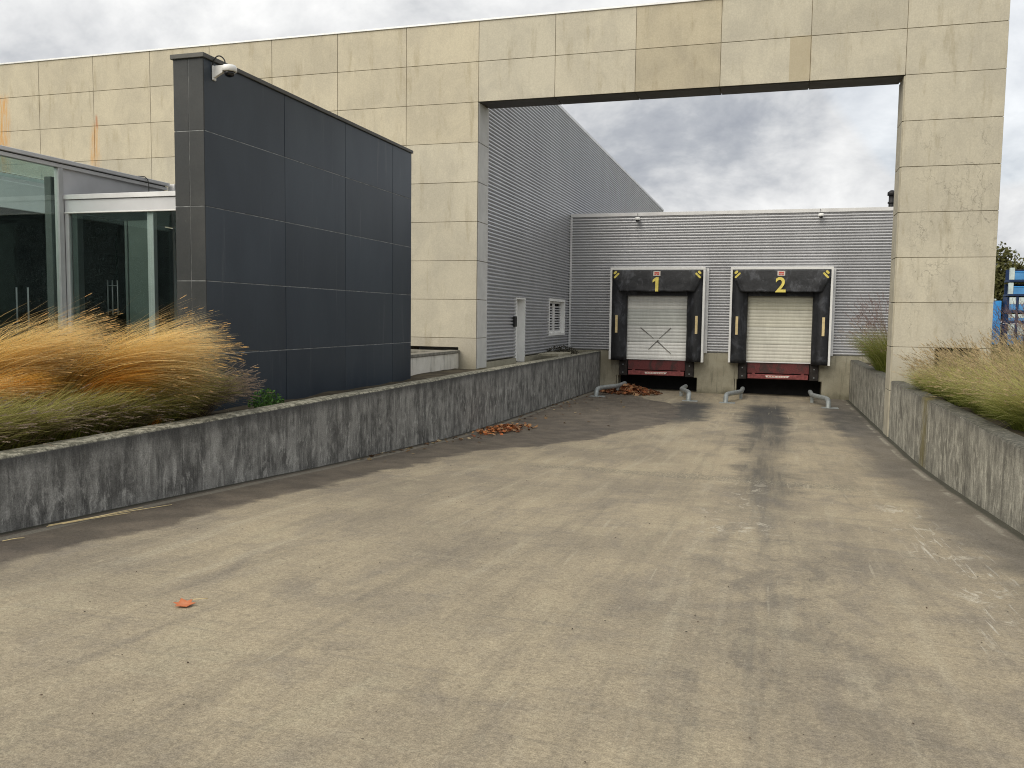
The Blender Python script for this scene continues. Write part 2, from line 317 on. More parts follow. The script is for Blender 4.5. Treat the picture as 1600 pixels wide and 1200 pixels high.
def glass(name, tint, refl):
    m = bpy.data.materials.new(name); m.use_nodes = True; t = m.node_tree; t.nodes.clear()
    o = t.nodes.new('ShaderNodeOutputMaterial'); tr = t.nodes.new('ShaderNodeBsdfTransparent'); tr.inputs[0].default_value = (*tint, 1)
    gl = t.nodes.new('ShaderNodeBsdfGlossy'); gl.inputs['Roughness'].default_value = .015; gl.inputs['Color'].default_value = (.85, .95, .92, 1)
    lwt = t.nodes.new('ShaderNodeLayerWeight'); pw = t.nodes.new('ShaderNodeMath'); pw.operation = 'POWER'; pw.inputs[1].default_value = 4.0; t.links.new(lwt.outputs['Facing'], pw.inputs[0])
    ml = t.nodes.new('ShaderNodeMath'); ml.operation = 'MULTIPLY_ADD'; ml.inputs[1].default_value = .8; ml.inputs[2].default_value = .045*refl
    t.links.new(pw.outputs[0], ml.inputs[0]); mx = t.nodes.new('ShaderNodeMixShader')
    t.links.new(ml.outputs[0], mx.inputs[0]); t.links.new(tr.outputs[0], mx.inputs[1]); t.links.new(gl.outputs[0], mx.inputs[2]); t.links.new(mx.outputs[0], o.inputs[0]); return m
MT['glass'] = glass('green_tinted_glass', (.915, .96, .945), 1.1); MT['glass_door'] = glass('door_glass', (.60, .72, .67), 1.0)
def leafy(name, trans=.42, rough=.65):
    m = bpy.data.materials.new(name); m.use_nodes = True; t = m.node_tree; b = t.nodes['Principled BSDF']; b.inputs['Roughness'].default_value = rough
    b.inputs['Specular IOR Level'].default_value = .2
    at = t.nodes.new('ShaderNodeAttribute'); at.attribute_name = 'Col'
    tl = t.nodes.new('ShaderNodeBsdfTranslucent'); mx = t.nodes.new('ShaderNodeMixShader'); mx.inputs[0].default_value = trans
    t.links.new(at.outputs['Color'], b.inputs['Base Color']); t.links.new(at.outputs['Color'], tl.inputs[0])
    t.links.new(b.outputs[0], mx.inputs[1]); t.links.new(tl.outputs[0], mx.inputs[2]); t.links.new(mx.outputs[0], t.nodes['Material Output'].inputs[0]); return m
MT['leafy'] = leafy('plant_blades'); MT['deadleaf'] = leafy('dry_leaves', .15, .7)
MT['soil'] = plain('planting_soil', (.052, .042, .026), .95, 0, .45, 3, .6)
m = Mat('open_ground', .95, 0, .2); a = m.noise(.08, 6, .6); b = m.noise(3, 6, .7)
m.col(m.scale(m.mix(m.ramp(a, .4, .6), (.085, .095, .035), (.16, .135, .07)), m.ramp(b, .3, .7, .6, 1.3))); m.bump(b, .5, .05); MT['ground'] = m.m
MT['bark'] = plain('bark', (.075, .06, .045), .95, 0, .3, 8, .5, stretch=(1, 1, .3))
MT['blue'] = plain('blue_plastic', (.075, .25, .52), .5, 0, .15, 2); MT['blue_dark'] = plain('dark_blue_plastic', (.012, .03, .085), .6, 0, .2, 2); MT['blue_light'] = plain('light_blue_sheet', (.055, .29, .68), .5, 0, .1, 1.5)
MT['crate_pale'] = plain('pale_crate_label', (.50, .58, .58), .6, 0, .15, 3)
MT['roof'] = plain('roof_membrane', (.17, .17, .165), .9, 0, .15, 1)
MT['slot'] = plain('dark_twigs', (.05, .042, .034), .95, 0, .5, 9)

# ------------------------------------------------------------------ mesh helpers
def add_obj(name, me, mat=None, parent=None, smooth=False):
    if mat is not None:
        me.materials.clear()
        for q in (mat if isinstance(mat, (list, tuple)) else [mat]): me.materials.append(MT[q])
    if smooth:
        me.polygons.foreach_set('use_smooth', [True]*len(me.polygons))
    o = bpy.data.objects.new(name, me); COL.objects.link(o)
    if parent is not None: o.parent = parent; o.matrix_parent_inverse = Matrix.Translation(parent.location).inverted() if parent.parent is None else Matrix.Translation(parent.parent.location + (parent.location - parent.parent.location) if False else Vector((0, 0, 0)))
    return o
def root(name, loc, label, cat, group=None):
    o = bpy.data.objects.new(name, None); COL.objects.link(o); o.location = loc; o.empty_display_size = .1
    return tag(o, label, cat, group)
def tag(o, label, cat, group=None, kind=None):
    if label: o['label'] = label
    if cat: o['category'] = cat
    if group: o['group'] = group
    if kind: o['kind'] = kind
    return o
def bm_box(bm, x0, x1, y0, y1, z0, z1):
    vs = [bm.verts.new(p) for p in ((x0, y0, z0), (x1, y0, z0), (x1, y1, z0), (x0, y1, z0), (x0, y0, z1), (x1, y0, z1), (x1, y1, z1), (x0, y1, z1))]
    for f in ((0, 3, 2, 1), (4, 5, 6, 7), (0, 1, 5, 4), (1, 2, 6, 5), (2, 3, 7, 6), (3, 0, 4, 7)): bm.faces.new([vs[i] for i in f])
    return vs
def finish(bm, name, bevel=0.0, seg=1):
    if bevel: bmesh.ops.bevel(bm, geom=list(bm.edges), offset=bevel, segments=seg, affect='EDGES', profile=.5)
    bmesh.ops.recalc_face_normals(bm, faces=bm.faces)
    me = bpy.data.meshes.new(name); bm.to_mesh(me); bm.free(); return me
def box(name, x0, x1, y0, y1, z0, z1, mat, parent=None, bevel=0.004):
    bm = bmesh.new(); bm_box(bm, min(x0, x1), max(x0, x1), min(y0, y1), max(y0, y1), min(z0, z1), max(z0, z1))
    return add_obj(name, finish(bm, name, bevel), mat, parent)
def boxes(name, lst, mat, parent=None, bevel=0.0):
    bm = bmesh.new()
    for b in lst: bm_box(bm, *b)
    return add_obj(name, finish(bm, name, bevel), mat, parent)
def np_mesh(name, V, Q, C=None):
    me = bpy.data.meshes.new(name); V = np.asarray(V, np.float32); Q = np.asarray(Q, np.int32); k = Q.shape[1]
    me.vertices.add(len(V)); me.vertices.foreach_set('co', V.ravel()); me.loops.add(Q.size); me.loops.foreach_set('vertex_index', Q.ravel())
    me.polygons.add(len(Q)); me.polygons.foreach_set('loop_start', np.arange(0, Q.size, k, dtype=np.int32))
    me.update(calc_edges=True)
    if C is not None:
        at = me.color_attributes.new('Col', 'FLOAT_COLOR', 'POINT'); C = np.concatenate([C, np.ones((len(C), 1))], 1).astype(np.float32); at.data.foreach_set('color', C.ravel())
    return me
def tube(name, pts, rad, mat, parent=None, n=12, caps=True, smooth_iter=0):
    P = [Vector(p) for p in pts]
    for _ in range(smooth_iter):
        Q = [P[0]]
        for a, b in zip(P[:-1], P[1:]): Q += [a.lerp(b, .25), a.lerp(b, .75)]
        P = Q + [P[-1]]
    bm = bmesh.new(); rings = []; prev = None
    for i, p in enumerate(P):
        d = (P[min(i+1, len(P)-1)] - P[max(i-1, 0)]).normalized()
        u = prev - prev.dot(d)*d if prev is not None else d.orthogonal(); u.normalize(); prev = u; v = d.cross(u)
        r = rad[i] if isinstance(rad, (list, tuple)) else rad
        rings.append([bm.verts.new(p + r*(math.cos(2*math.pi*k/n)*u + math.sin(2*math.pi*k/n)*v)) for k in range(n)])
    for A, B in zip(rings[:-1], rings[1:]):
        for k in range(n): bm.faces.new((A[k], A[(k+1) % n], B[(k+1) % n], B[k]))
    if caps: bm.faces.new(rings[0][::-1]); bm.faces.new(rings[-1])
    return add_obj(name, finish(bm, name), mat, parent, True)
def lathe(name, prof, centre, mat, parent=None, n=20, axis='Z'):
    bm = bmesh.new(); rings = []
    for r, h in prof:
        rings.append([bm.verts.new((centre[0]+r*math.cos(2*math.pi*k/n), centre[1]+r*math.sin(2*math.pi*k/n), centre[2]+h)) for k in range(n)])
    for A, B in zip(rings[:-1], rings[1:]):
        for k in range(n): bm.faces.new((A[k], A[(k+1) % n], B[(k+1) % n], B[k]))
    bm.faces.new(rings[0][::-1]); bm.faces.new(rings[-1])
    return add_obj(name, finish(bm, name), mat, parent, True)
def copy_obj(o, parent, loc):
    c = o.copy(); COL.objects.link(c); c.parent = parent; c.location = loc; return c

# ------------------------------------------------------------------ setting: ramp and ground
XL, XR, YD, YG = -6.3, 2.66, 32.7, 21.6
YP = [-60, 0, 5.7, 8, 10.4, 13.4, 16.4, 18, 20.9, 28, 34.5]; ZP = [0.9, 0.0, -.31, -.43, -.58, -.74, -.89, -.93, -.97, -1.05, -1.11]
def gz(x, y): return float(np.interp(y, YP, ZP)) - .011*(x+6.3)
ys = np.concatenate([[-60, -30, -12, -6], np.arange(-3, 34.6, .25)]); xs = np.linspace(XL-.05, XR+.05, 37)
V = []; 
for y in ys:
    ysm = np.mean([np.interp(y+d, YP, ZP) for d in (-.8, -.4, 0, .4, .8)])
    for x in xs: V.append((x, y, ysm - .011*(x+6.3) + .006*mnoise.noise((x*.7, y*.5, 2))))
nx = len(xs); Q = [(j*nx+i, j*nx+i+1, (j+1)*nx+i+1, (j+1)*nx+i) for j in range(len(ys)-1) for i in range(nx-1)]
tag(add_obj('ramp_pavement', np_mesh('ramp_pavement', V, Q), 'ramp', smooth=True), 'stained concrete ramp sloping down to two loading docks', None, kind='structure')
# open ground: one sheet with the ramp trench left out
bm = bmesh.new()
gx = [-900, -300, -60, -28, XL-.12, XR+.12, 28, 60, 300, 900]; gy = [-900, -300, -60, -20, 33.2, 60, 120, 300, 900]
gv = {(i, j): bm.verts.new((x, y, .10)) for i, x in enumerate(gx) for j, y in enumerate(gy)}
for i in range(len(gx)-1):
    for j in range(len(gy)-1):
        if gx[i] == XL-.12 and gy[j] in (-60, -20): continue
        bm.faces.new((gv[i, j], gv[i+1, j], gv[i+1, j+1], gv[i, j+1]))
tag(add_obj('ground', finish(bm, 'ground'), 'ground'), 'rough open ground around the yard', None, kind='structure')
def bed(name, x0, x1, y0, y1, z, label):
    xs = np.arange(x0, x1+.01, .25); ys = np.arange(y0, y1+.01, .25)
    V = [(x, y, z + .05*mnoise.noise((x*1.3, y*1.3, 5))) for y in ys for x in xs]; n = len(xs)
    Q = [(j*n+i, j*n+i+1, (j+1)*n+i+1, (j+1)*n+i) for j in range(len(ys)-1) for i in range(n-1)]
    tag(add_obj(name, np_mesh(name, V, Q), 'soil', smooth=True), label, None, kind='structure')
bed('soil_bed', -10.2, -6.5, 2, 21.4, .22, 'planting soil behind the left retaining wall')
bed('soil_bed', 2.9, 9.5, 4, 32, .17, 'planting soil behind the right retaining wall')

# ------------------------------------------------------------------ retaining walls
def retaining(name, x_in, thick, y0, y1, zt, mat, label):
    ysl = np.arange(y0, y1+.001, .2); sgn = 1 if thick > 0 else -1
    prof = []   # (dx, z) from ground up over the top and down the back
    for k in range(9): prof.append((0, k/8))
    V = []; npf = 0
    for y in ysl:
        zg = min(gz(x_in, y) - .06, zt-.1); j = .010*mnoise.noise((y*1.1, zt, 1)) + .007*mnoise.noise((y*4, zt, 3))
        ring = [(x_in + .006*mnoise.noise((y*1.4, k*.8, 2)), zg + (zt-.035-zg)*k/8) for k in range(9)]
        ring += [(x_in + sgn*(.012 + .010*abs(mnoise.noise((y*5, 1, 7)))), zt-.012+j*.5), (x_in + sgn*.04, zt + j), (x_in + thick*.5, zt+.006+j), (x_in + thick - sgn*.03, zt + j*.6), (x_in + thick, zt-.02), (x_in + thick, zt-.45)]
        npf = len(ring); V += [(a, y, b) for a, b in ring]
    Q = [(j*npf+i, (j+1)*npf+i, (j+1)*npf+i+1, j*npf+i+1) for j in range(len(ysl)-1) for i in range(npf-1)]
    bm = bmesh.new(); bm.from_mesh(np_mesh(name, V, Q)); bm.verts.ensure_lookup_table()
    bm.faces.new([bm.verts[i] for i in range(npf)]); bm.faces.new([bm.verts[len(V)-npf+i] for i in range(npf)][::-1])
    return tag(add_obj(name, finish(bm, name), mat, smooth=True), label, 'wall')
retaining('retaining_wall', XL, -.30, -3, YD-.02, .35, 'wall_left', 'dark stained concrete retaining wall along the left of the ramp')
retaining('retaining_wall', XR, .30, -3, YD-.02, .235, 'wall_right', 'paler streaked concrete retaining wall along the right of the ramp')

# ------------------------------------------------------------------ concrete portal wall of panels
PW, PH, X0, DEP = 2.034, 1.0215, -7.52, .85
portal = root('concrete_portal', (X0, YG, 0), 'tall beige concrete panel wall with a wide gateway framing the docks', 'gate wall')
bm = bmesh.new()          # the backing carries the joints
xl0 = X0 - 9*PW
bm_box(bm, xl0-.0, X0-.02, YG+.018, YG+DEP, .85, 9.17)
bm_box(bm, xl0, X0-2.0, YG+.018, YG+DEP, -.3, .85); bm_box(bm, -8.02, X0-.02, YG+.018, YG+DEP, -.3, .85)
bm_box(bm, X0-.02, 2.66+.02, YG+.018, YG+DEP-.03, 7.19, 9.17)
bm_box(bm, 2.66+.02, 4.68, YG+.018, YG+DEP-.03, 1.04, 9.17); bm_box(bm, 2.68, 3.56, YG+.018, YG+DEP-.03, -1.3, 1.04); bm_box(bm, 4.46, 4.68, YG+.018, YG+DEP-.03, -.2, 1.04)
add_obj('backing', finish(bm, 'backing'), 'joint', portal)
cache = {}
def panel(x0, x1, z0, z1, tint=1.0, warm=0.0):
    g = .006; w, h = round(x1-x0-2*g, 3), round(z1-z0-2*g, 3)
    if (w, h) not in cache:
        bm = bmesh.new(); bm_box(bm, 0, w, 0, .017, 0, h); cache[w, h] = finish(bm, 'panel', .004); cache[w, h].materials.append(MT['beige'])
    o = bpy.data.objects.new('panel', cache[w, h]); COL.objects.link(o); o.parent = portal
    o.location = (x0+g-portal.location.x, 0.0 + random.uniform(-.0015, .0015), z0+g)
    t = tint*random.uniform(.975, 1.02); o.color = (t, t*(1-warm*.35), t*(1-warm), 1); return o
for k in range(-9, 0):
    for r in range(9):
        x0, x1 = X0+k*PW, X0+(k+1)*PW
        if k == -1 and r == 0:
            
            bm = bmesh.new(); o = [(-8.02, -.2), (x1, -.2), (x1, PH-.0075), (x0, PH-.0075), (x0, .78), (-8.02, .78)]
            A = [bm.verts.new((p, YG, q)) for p, q in o]; B = [bm.verts.new((p, YG+.017, q)) for p, q in o]; bm.faces.new(A); bm.faces.new(B[::-1])
            for i in range(6): bm.faces.new((A[i], A[(i+1) % 6], B[(i+1) % 6], B[i]))
            pn = add_obj('panel', finish(bm, 'panel', .004), 'beige', portal); pn.color = (.82, .82, .84, 1); continue
        if k < -1 and r == 0: panel(x0, x1, -.2, PH, .85); continue
        panel(x0, x1, r*PH, (r+1)*PH, {-1: .97}.get(k, 1.02) if r > 2 else .93, .06 if r > 5 else 0.0)
bt = {0: (.98, -.02), 1: (.97, .0), 2: (.86, .10), 3: (.93, -.02), 4: (.93, -.01)}
for k in range(5):
    for r in (7, 8): panel(X0+k*PW+ (0 if k else 0), X0+(k+1)*PW if k < 4 else 2.66, r*PH, (r+1)*PH, *bt[k])
for r in range(9):
    if r == 0:
        panel(2.66, 3.55, -1.3, PH, .92, -.03); panel(4.46, 4.70, -.2, PH, .9, -.03); continue
    panel(2.66, 4.70, r*PH, (r+1)*PH, .92, -.01)
# jambs and soffit
for r in range(7):
    box('jamb_panel', X0-.018, X0+.012, YG+.05, YG+DEP, r*PH+.008 + (.2 if r == 0 else 0), (r+1)*PH-.008, 'jamb', portal)
for r in range(-1, 7):
    zt = (r+1)*PH-.008; box('jamb_panel', 2.635, 2.676, YG+.03, YG+DEP-.02, -1.25 if r == -1 else r*PH+.008, zt, 'jamb_right', portal)
for k in range(5):
    for (a, b) in ((.05, .30), (.315, DEP-.02)):
        box('soffit_panel', X0+k*PW+.008+(.02 if k == 0 else 0), (X0+(k+1)*PW if k < 4 else 2.63)-.008, YG+a, YG+b, 7.135 if a < .1 else 7.16, 7.185, 'soffit', portal)
box('coping', xl0, 4.72, YG-.03, YG+DEP+.02, 9.185, 9.235, 'flash', portal, .006)
# slot with dark twigs at the pillar foot
box('slot_recess', 3.55, 4.46, YG+.30, YG+.34, .2, 1.02, 'black_gap', portal, 0)
bm = bmesh.new()
for i in range(26):
    x = 3.57 + .034*i; t = random.uniform(-.03, .03)
    vs = bm_box(bm, x, x+random.uniform(.006, .02), YG+.10, YG+.13, .2, random.uniform(.92, 1.0))
    for v in vs[4:]: v.co.x += t
add_obj('twigs', finish(bm, 'twigs'), 'slot', portal)

# ------------------------------------------------------------------ light well in front of the portal wall
lw = root('light_well', (-8.0, 19.4, .1), 'low pale concrete light well with weathered coping behind the dark wall', 'light well')
box('side_wall', -8.25, -8.0, 16.2, 21.56, -.1, .62, 'lightwell', lw, .006)
box('back_wall', -9.9, -8.262, 21.3, 21.56, -.1, .60, 'lightwell', lw, .006)
box('coping', -8.29, -7.97, 16.2, 21.58, .622, .70, 'coping', lw, .01)
box('coping', -9.9, -8.30, 21.27, 21.58, .602, .688, 'coping', lw, .01)
box('side_wall', -9.9, -9.65, 16.2, 21.28, -.1, .60, 'lightwell', lw, .006)

# ------------------------------------------------------------------ corrugated buildings
PITCHC = .1
def corr(rects, axis, plane, amp=.036, zphase=.35):
    V = []; Q = []
    for (a0, a1, z0, z1) in rects:
        zs = np.unique(np.concatenate([[z0, z1], np.arange(math.ceil((z0-zphase)/.00625), math.floor((z1-zphase)/.00625)+1)*.00625+zphase]))
        ph = ((zs-zphase)/PITCHC) % 1.0
        d = amp*np.interp(ph, [0, .10, .40, .52, .86, 1.0], [-1, -1.0, 0.75, 1.0, .85, -1])
        b = len(V)
        for z, q in zip(zs, d):
            for a in (a0, a1): V.append((plane+q, a, z) if axis == 'x' else (a, plane-q, z))
        for i in range(len(zs)-1):
            f = (b+2*i, b+2*i+1, b+2*i+3, b+2*i+2); Q.append(f if axis == 'x' else f)
    return np_mesh('cladding', V, Q)
HX, HT = -7.60, 9.13
hall = root('warehouse_hall', (HX, 40, .2), 'tall grey corrugated warehouse wall running back beyond the gateway', 'warehouse')
DOOR = (25.46, 26.45, .2, 2.17); WIN = (29.57, 31.9, 1.0, 2.22)
add_obj('cladding', corr([(YG+DEP+.02, DOOR[0], .36, HT), (DOOR[0], DOOR[1], DOOR[3], HT), (DOOR[1], WIN[0], .36, HT), (WIN[0], WIN[1], .36, WIN[2]), (WIN[0], WIN[1], WIN[3], HT), (WIN[1], 61, .36, HT)], 'x', HX), 'clad', hall, True)
boxes('plinth', [(HX-.30, HX+.05, YG+DEP+.01, DOOR[0]-.002, -.2, .34), (HX-.30, HX+.05, DOOR[1]+.002, 32.69, -.2, .34), (HX-.3, HX+.05, DOOR[0]-.002, DOOR[1]+.002, -.2, .17)], 'plinth', hall)
boxes('hall_body', [(HX-14, HX-.32, YG+DEP+.03, 61, -.2, HT-.05), (HX-14, HX+.02, 61.0, 61.1, -.2, HT-.05), (HX-.31, HX-.05, DOOR[1]+.3, WIN[0]-.3, 2.6, HT-.05)], 'flash', hall)
box('roof_flashing', HX-.25, HX+.045, YG+DEP+.02, 61.1, HT-.06, HT+.06, 'flash', hall)
box('start_trim', HX-.05, HX+.03, YG+DEP+.005, YG+DEP+.05, .34, 7.6, 'flash', hall)
d = box('door', HX-.26, HX-.20, DOOR[0]+.03, DOOR[1]-.03, .19, DOOR[3]-.03, 'white_metal', hall)
tube('handle', [(HX-.2, DOOR[0]+.12, 1.15), (HX-.15, DOOR[0]+.12, 1.15), (HX-.15, DOOR[0]+.24, 1.15)], .011, 'alu', d, 8)
boxes('door_reveal', [(HX-.26, HX+.03, DOOR[0]-.05, DOOR[0]+.025, .18, DOOR[3]+.05), (HX-.26, HX+.03, DOOR[1]-.025, DOOR[1]+.05, .18, DOOR[3]+.05), (HX-.26, HX+.03, DOOR[0]+.03, DOOR[1]-.03, DOOR[3]-.02, DOOR[3]+.05)], 'white_metal', hall)
box('card_reader', HX+.02, HX+.09, DOOR[0]-.34, DOOR[0]-.10, 1.30, 1.62, 'black_pipe', hall, .01)
boxes('window_frame', [(HX-.20, HX+.035, WIN[0]-.05, WIN[0]+.04, WIN[2]-.05, WIN[3]+.05), (HX-.20, HX+.035, WIN[1]-.04, WIN[1]+.05, WIN[2]-.05, WIN[3]+.05), (HX-.20, HX+.035, WIN[0]+.045, WIN[1]-.045, WIN[3]-.04, WIN[3]+.05), (HX-.2, HX+.06, WIN[0]+.045, WIN[1]-.045, WIN[2]-.05, WIN[2]+.03)], 'white_metal', hall)
yc = (WIN[0]+WIN[1])/2
for a, b in ((WIN[0]+.05, yc-.04), (yc+.04, WIN[1]-.05)):
    sh = boxes('louvre_frame', [(HX-.15, HX-.10, a, a+.07, WIN[2]+.035, WIN[3]-.045), (HX-.15, HX-.10, b-.07, b, WIN[2]+.035, WIN[3]-.045), (HX-.15, HX-.10, a+.072, b-.072, WIN[2]+.035, WIN[2]+.11), (HX-.15, HX-.10, a+.072, b-.072, WIN[3]-.12, WIN[3]-.045)], 'white_metal', hall)
    for i in range(10):
        z = WIN[2]+.15 + i*.095
        bm = bmesh.new(); vs = bm_box(bm, HX-.16, HX-.10, a+.072, b-.072, z, z+.012)
        for v in vs:
            if v.co.x > HX-.13: v.co.z -= .045
        add_obj('slat', finish(bm, 'slat'), 'flash', sh)
box('window_back', HX-.30, HX-.22, WIN[0], WIN[1], WIN[2], WIN[3], 'black_gap', hall, 0)

dockb = root('dock_building', (0, YD, -1.1), 'low grey corrugated building with the two numbered loading docks', 'building')
DX1 = 6.4
add_obj('cladding', corr([(HX+.03, DX1, .37, 5.42)], 'y', YD, .034, .37), 'clad', dockb, True)
box('roof_edge', HX+.03, DX1+.05, YD-.05, YD+.30, 5.43, 5.56, 'flash', dockb)
box('corner_trim', HX+.022, HX+.10, YD-.075, YD-.020, .36, 5.42, 'flash', dockb)
boxes('building_body', [(HX+.06, DX1, YD+1.6, 61, -1.3, 5.40), (HX+.06, DX1, YD+.06, YD+1.6, .45, 5.40), (DX1-.05, DX1+.02, YD+.02, YD+.1, .3, 5.4)], 'roof', dockb)
CX = (-4.17, .215)
segs = []; xa = HX+.05
for c in CX:
    segs.append((xa, c-1.52)); xa = c+1.52
segs.append((xa, 4.4))
boxes('plinth', [(a, b, YD-.045, YD+1.6, -1.5, .36) for a, b in segs] + [(a, b, YD-.042, YD+1.6, -.57, .355) for c in CX for a, b in ((c-1.517, c-1.40), (c+1.40, c+1.517))] + [(c-1.398, c+1.398, YD+.04, YD+1.6, .07, .355) for c in CX], 'plinth', dockb)
def dome_cam(x, y, z, label):
    t = root('security_camera', (x, y, z), label, 'camera', None)
    box('mount', x-.05, x+.05, y-.11, y+.12, z+.02, z+.07, 'plastic_white', t, .01)
    lathe('housing', [(.02, .06), (.085, .055), (.095, .0), (.095, -.04), (.085, -.045)], (x, y-.10, z), 'plastic_white', t)
    lathe('dome', [(.075, -.046), (.068, -.08), (.045, -.105), (.012, -.115)], (x, y-.10, z), 'black_glass', t)
    tube('cable', [(x, y+.05, z+.06), (x-.02, y-.02, z+.17), (x-.02, y+.08, z+.24)], .008, 'black_pipe', t, 6, True, 2)
dome_cam(-4.97, 32.52, 5.30, 'small white security camera under the roof edge at the left, near the hall')
dome_cam(1.48, 32.52, 5.30, 'small white security camera under the roof edge near the right pillar')
t = root('roof_vent_pipe', (3.98, 34.5, 5.4), 'black vent pipe on the roof beside the right pillar', 'pipe')
lathe('pipe', [(.10, 0), (.10, .78)], (3.98, 34.5, 5.4), 'black_pipe', t, 14); lathe('cowl', [(.10, .781), (.15, .79), (.15, .90), (.13, .92), (.05, .98)], (3.98, 34.5, 5.4), 'black_pipe', t, 14)
lathe('collar', [(.13, .50), (.13, .56)], (3.98, 34.5, 5.4), 'black_pipe', t, 14)

# ------------------------------------------------------------------ loading docks
def text_mesh(s, size, depth):
    cu = bpy.data.curves.new('digit', 'FONT'); cu.body = s; cu.size = size; cu.extrude = depth; cu.offset = .014; cu.align_x = 'CENTER'
    o = bpy.data.objects.new('digit_tmp', cu); COL.objects.link(o); bpy.context.view_layer.update()
    me = bpy.data.meshes.new_from_object(o.evaluated_get(bpy.context.evaluated_depsgraph_get())); bpy.data.objects.remove(o, do_unlink=True); return me
def capsule(name, cx, cz, ang, L, r, y, mat, parent):
    bm = bmesh.new(); pts = []
    for k in range(8): a = -math.pi/2 + math.pi*k/7; pts.append((L/2 + r*math.cos(a), r*math.sin(a)))
    for k in range(8): a = math.pi/2 + math.pi*k/7; pts.append((-L/2 + r*math.cos(a), r*math.sin(a)))
    ca, sa = math.cos(ang), math.sin(ang)
    A = [bm.verts.new((cx + u*ca - v*sa, y, cz + u*sa + v*ca)) for u, v in pts]; B = [bm.verts.new((v.co.x, y-.012, v.co.z)) for v in A]
    bm.faces.new(A); bm.faces.new(B[::-1])
    for k in range(16): bm.faces.new((A[k], A[(k+1) % 16], B[(k+1) % 16], B[k]))
    return add_obj(name, finish(bm, name), mat, parent)
def dock(c, num, label):
    t = root('loading_dock', (c, 32.2, -1.1), label, 'loading dock', 'numbered loading docks')
    H, z0, z1, yf = 1.745, .05, 3.49, 32.22
    # white frame
    box('frame', c-H, c-H+.075, yf, 32.66, z0, z1-.09, 'white_metal', t); box('frame', c+H-.075, c+H, yf, 32.66, z0-.03, z1-.09, 'white_metal', t)
    box('frame', c-H, c+H, yf, 32.66, z1-.088, z1, 'white_metal', t)
    box('edge_trim', c+H+.004, c+H+.11, 32.60, 32.68, z0+.3, z1-.02, 'flash', t)
    # side curtains: outer flat strip, then a bulging inner roll
    for s in (-1, 1):
        prof = [(H-.085, 32.25), (H-.30, 32.235), (H-.44, 32.24), (H-.47, 32.30), (H-.56, 32.34), (H-.63, 32.42), (H-.62, 32.60)]
        V = []; zs = np.linspace(z0-.02, z1-.10, 22)
        for z in zs:
            for i, (dx, y) in enumerate(prof):
                w = .018*mnoise.noise((dx*3+c, z*1.4, s+num)) * (1 if 0 < i < 6 else 0); V.append((c+s*(dx + w*.6), y+w, z))
        n = len(prof); Q = [(j*n+i, j*n+i+1, (j+1)*n+i+1, (j+1)*n+i) for j in range(21) for i in range(n-1)]
        o = add_obj('side_curtain', np_mesh('side_curtain', V, Q), 'curtain', t, True)
        md = o.modifiers.new('thick', 'SOLIDIFY'); md.thickness = .012
        box('reflector_strip', c+s*(H-.27)-.045, c+s*(H-.27)+.045, 32.195, 32.212, 1.06, 1.72, 'pale_yellow', t, .003)
        capsule('corner_mark', c+s*(H-.25), z1-.30, -s*math.pi/4 if s > 0 else math.pi/4, .19, .035, 32.165, 'yellow', t)
        capsule('corner_mark', c+s*(H-.20)+(0), z1-.19, -s*math.pi/4 if s > 0 else math.pi/4, .06, .042, 32.165, 'yellow', t)
    # head flap
    V = []; zs = np.linspace(z1-.09, 2.60, 16); us = np.linspace(-1, 1, 41)
    for k, z in enumerate(zs):
        f = k/15; half = H-.085 if f < .32 else H-.085 - (f-.32)/.68*.27
        for u in us:
            b = .03*mnoise.noise((u*4+num*3, f*2.5, 1))*f + .02*mnoise.noise((u*11, f*5, num))*f*f
            sag = -.025*mnoise.noise((u*3, 4, num))*f
            V.append((c+u*half, 32.19 - .14*f + .06*f*f + b + (.08*max(0, abs(u)-.86)/.14)*f, z+sag))
    n = 41; Q = [(j*n+i, j*n+i+1, (j+1)*n+i+1, (j+1)*n+i) for j in range(15) for i in range(n-1)]
    fl = add_obj('head_flap', np_mesh('head_flap', V, Q), 'flap', t, True)
    md = fl.modifiers.new('thick', 'SOLIDIFY'); md.thickness = .015; md.offset = 1
    box('head_back', c-H+.08, c+H-.08, 32.44, 32.47, 2.45, z1-.1, 'curtain', t, 0)
    if num == 1:
        bm = bmesh.new(); out = [(-.03, 0), (.085, 0), (.085, .53), (-.01, .53), (-.13, .43), (-.13, .335), (-.03, .40)]
        A = [bm.verts.new((p, q, 0)) for p, q in out]; B = [bm.verts.new((p, q, .012)) for p, q in out]; bm.faces.new(A[::-1]); bm.faces.new(B)
        for i in range(7): bm.faces.new((A[i], A[(i+1) % 7], B[(i+1) % 7], B[i]))
        me = finish(bm, 'digit')
    else: me = text_mesh(str(num), .74, .006)
    o = add_obj('number', me, 'yellow', t); o.data.transform(Matrix.Translation((c-.01, 32.055, 2.60)) @ Matrix.Rotation(math.pi/2-.12, 4, 'X'))
    lb = box('label_plate', c-.13, c+.13, 32.145, 32.16, 3.175, 3.345, 'label_white', t, .002)
    boxes('label_print', [(c-.09, c+.09, 32.141, 32.1445, 3.26, 3.315), (c-.09, c-.02, 32.141, 32.1445, 3.205, 3.245), (c+.0, c+.09, 32.141, 32.1445, 3.205, 3.245)], 'label_red', lb)
    # door leaf of ribbed sections
    tints = {1: [(1.0, 1.0, .99), (.80, .81, .80), (.66, .68, .66), (.98, .98, .95)], 2: [(1.0, 1.0, 1.02), (.97, .98, .99), (.93, .93, .91), (.86, .86, .80)]}[num]
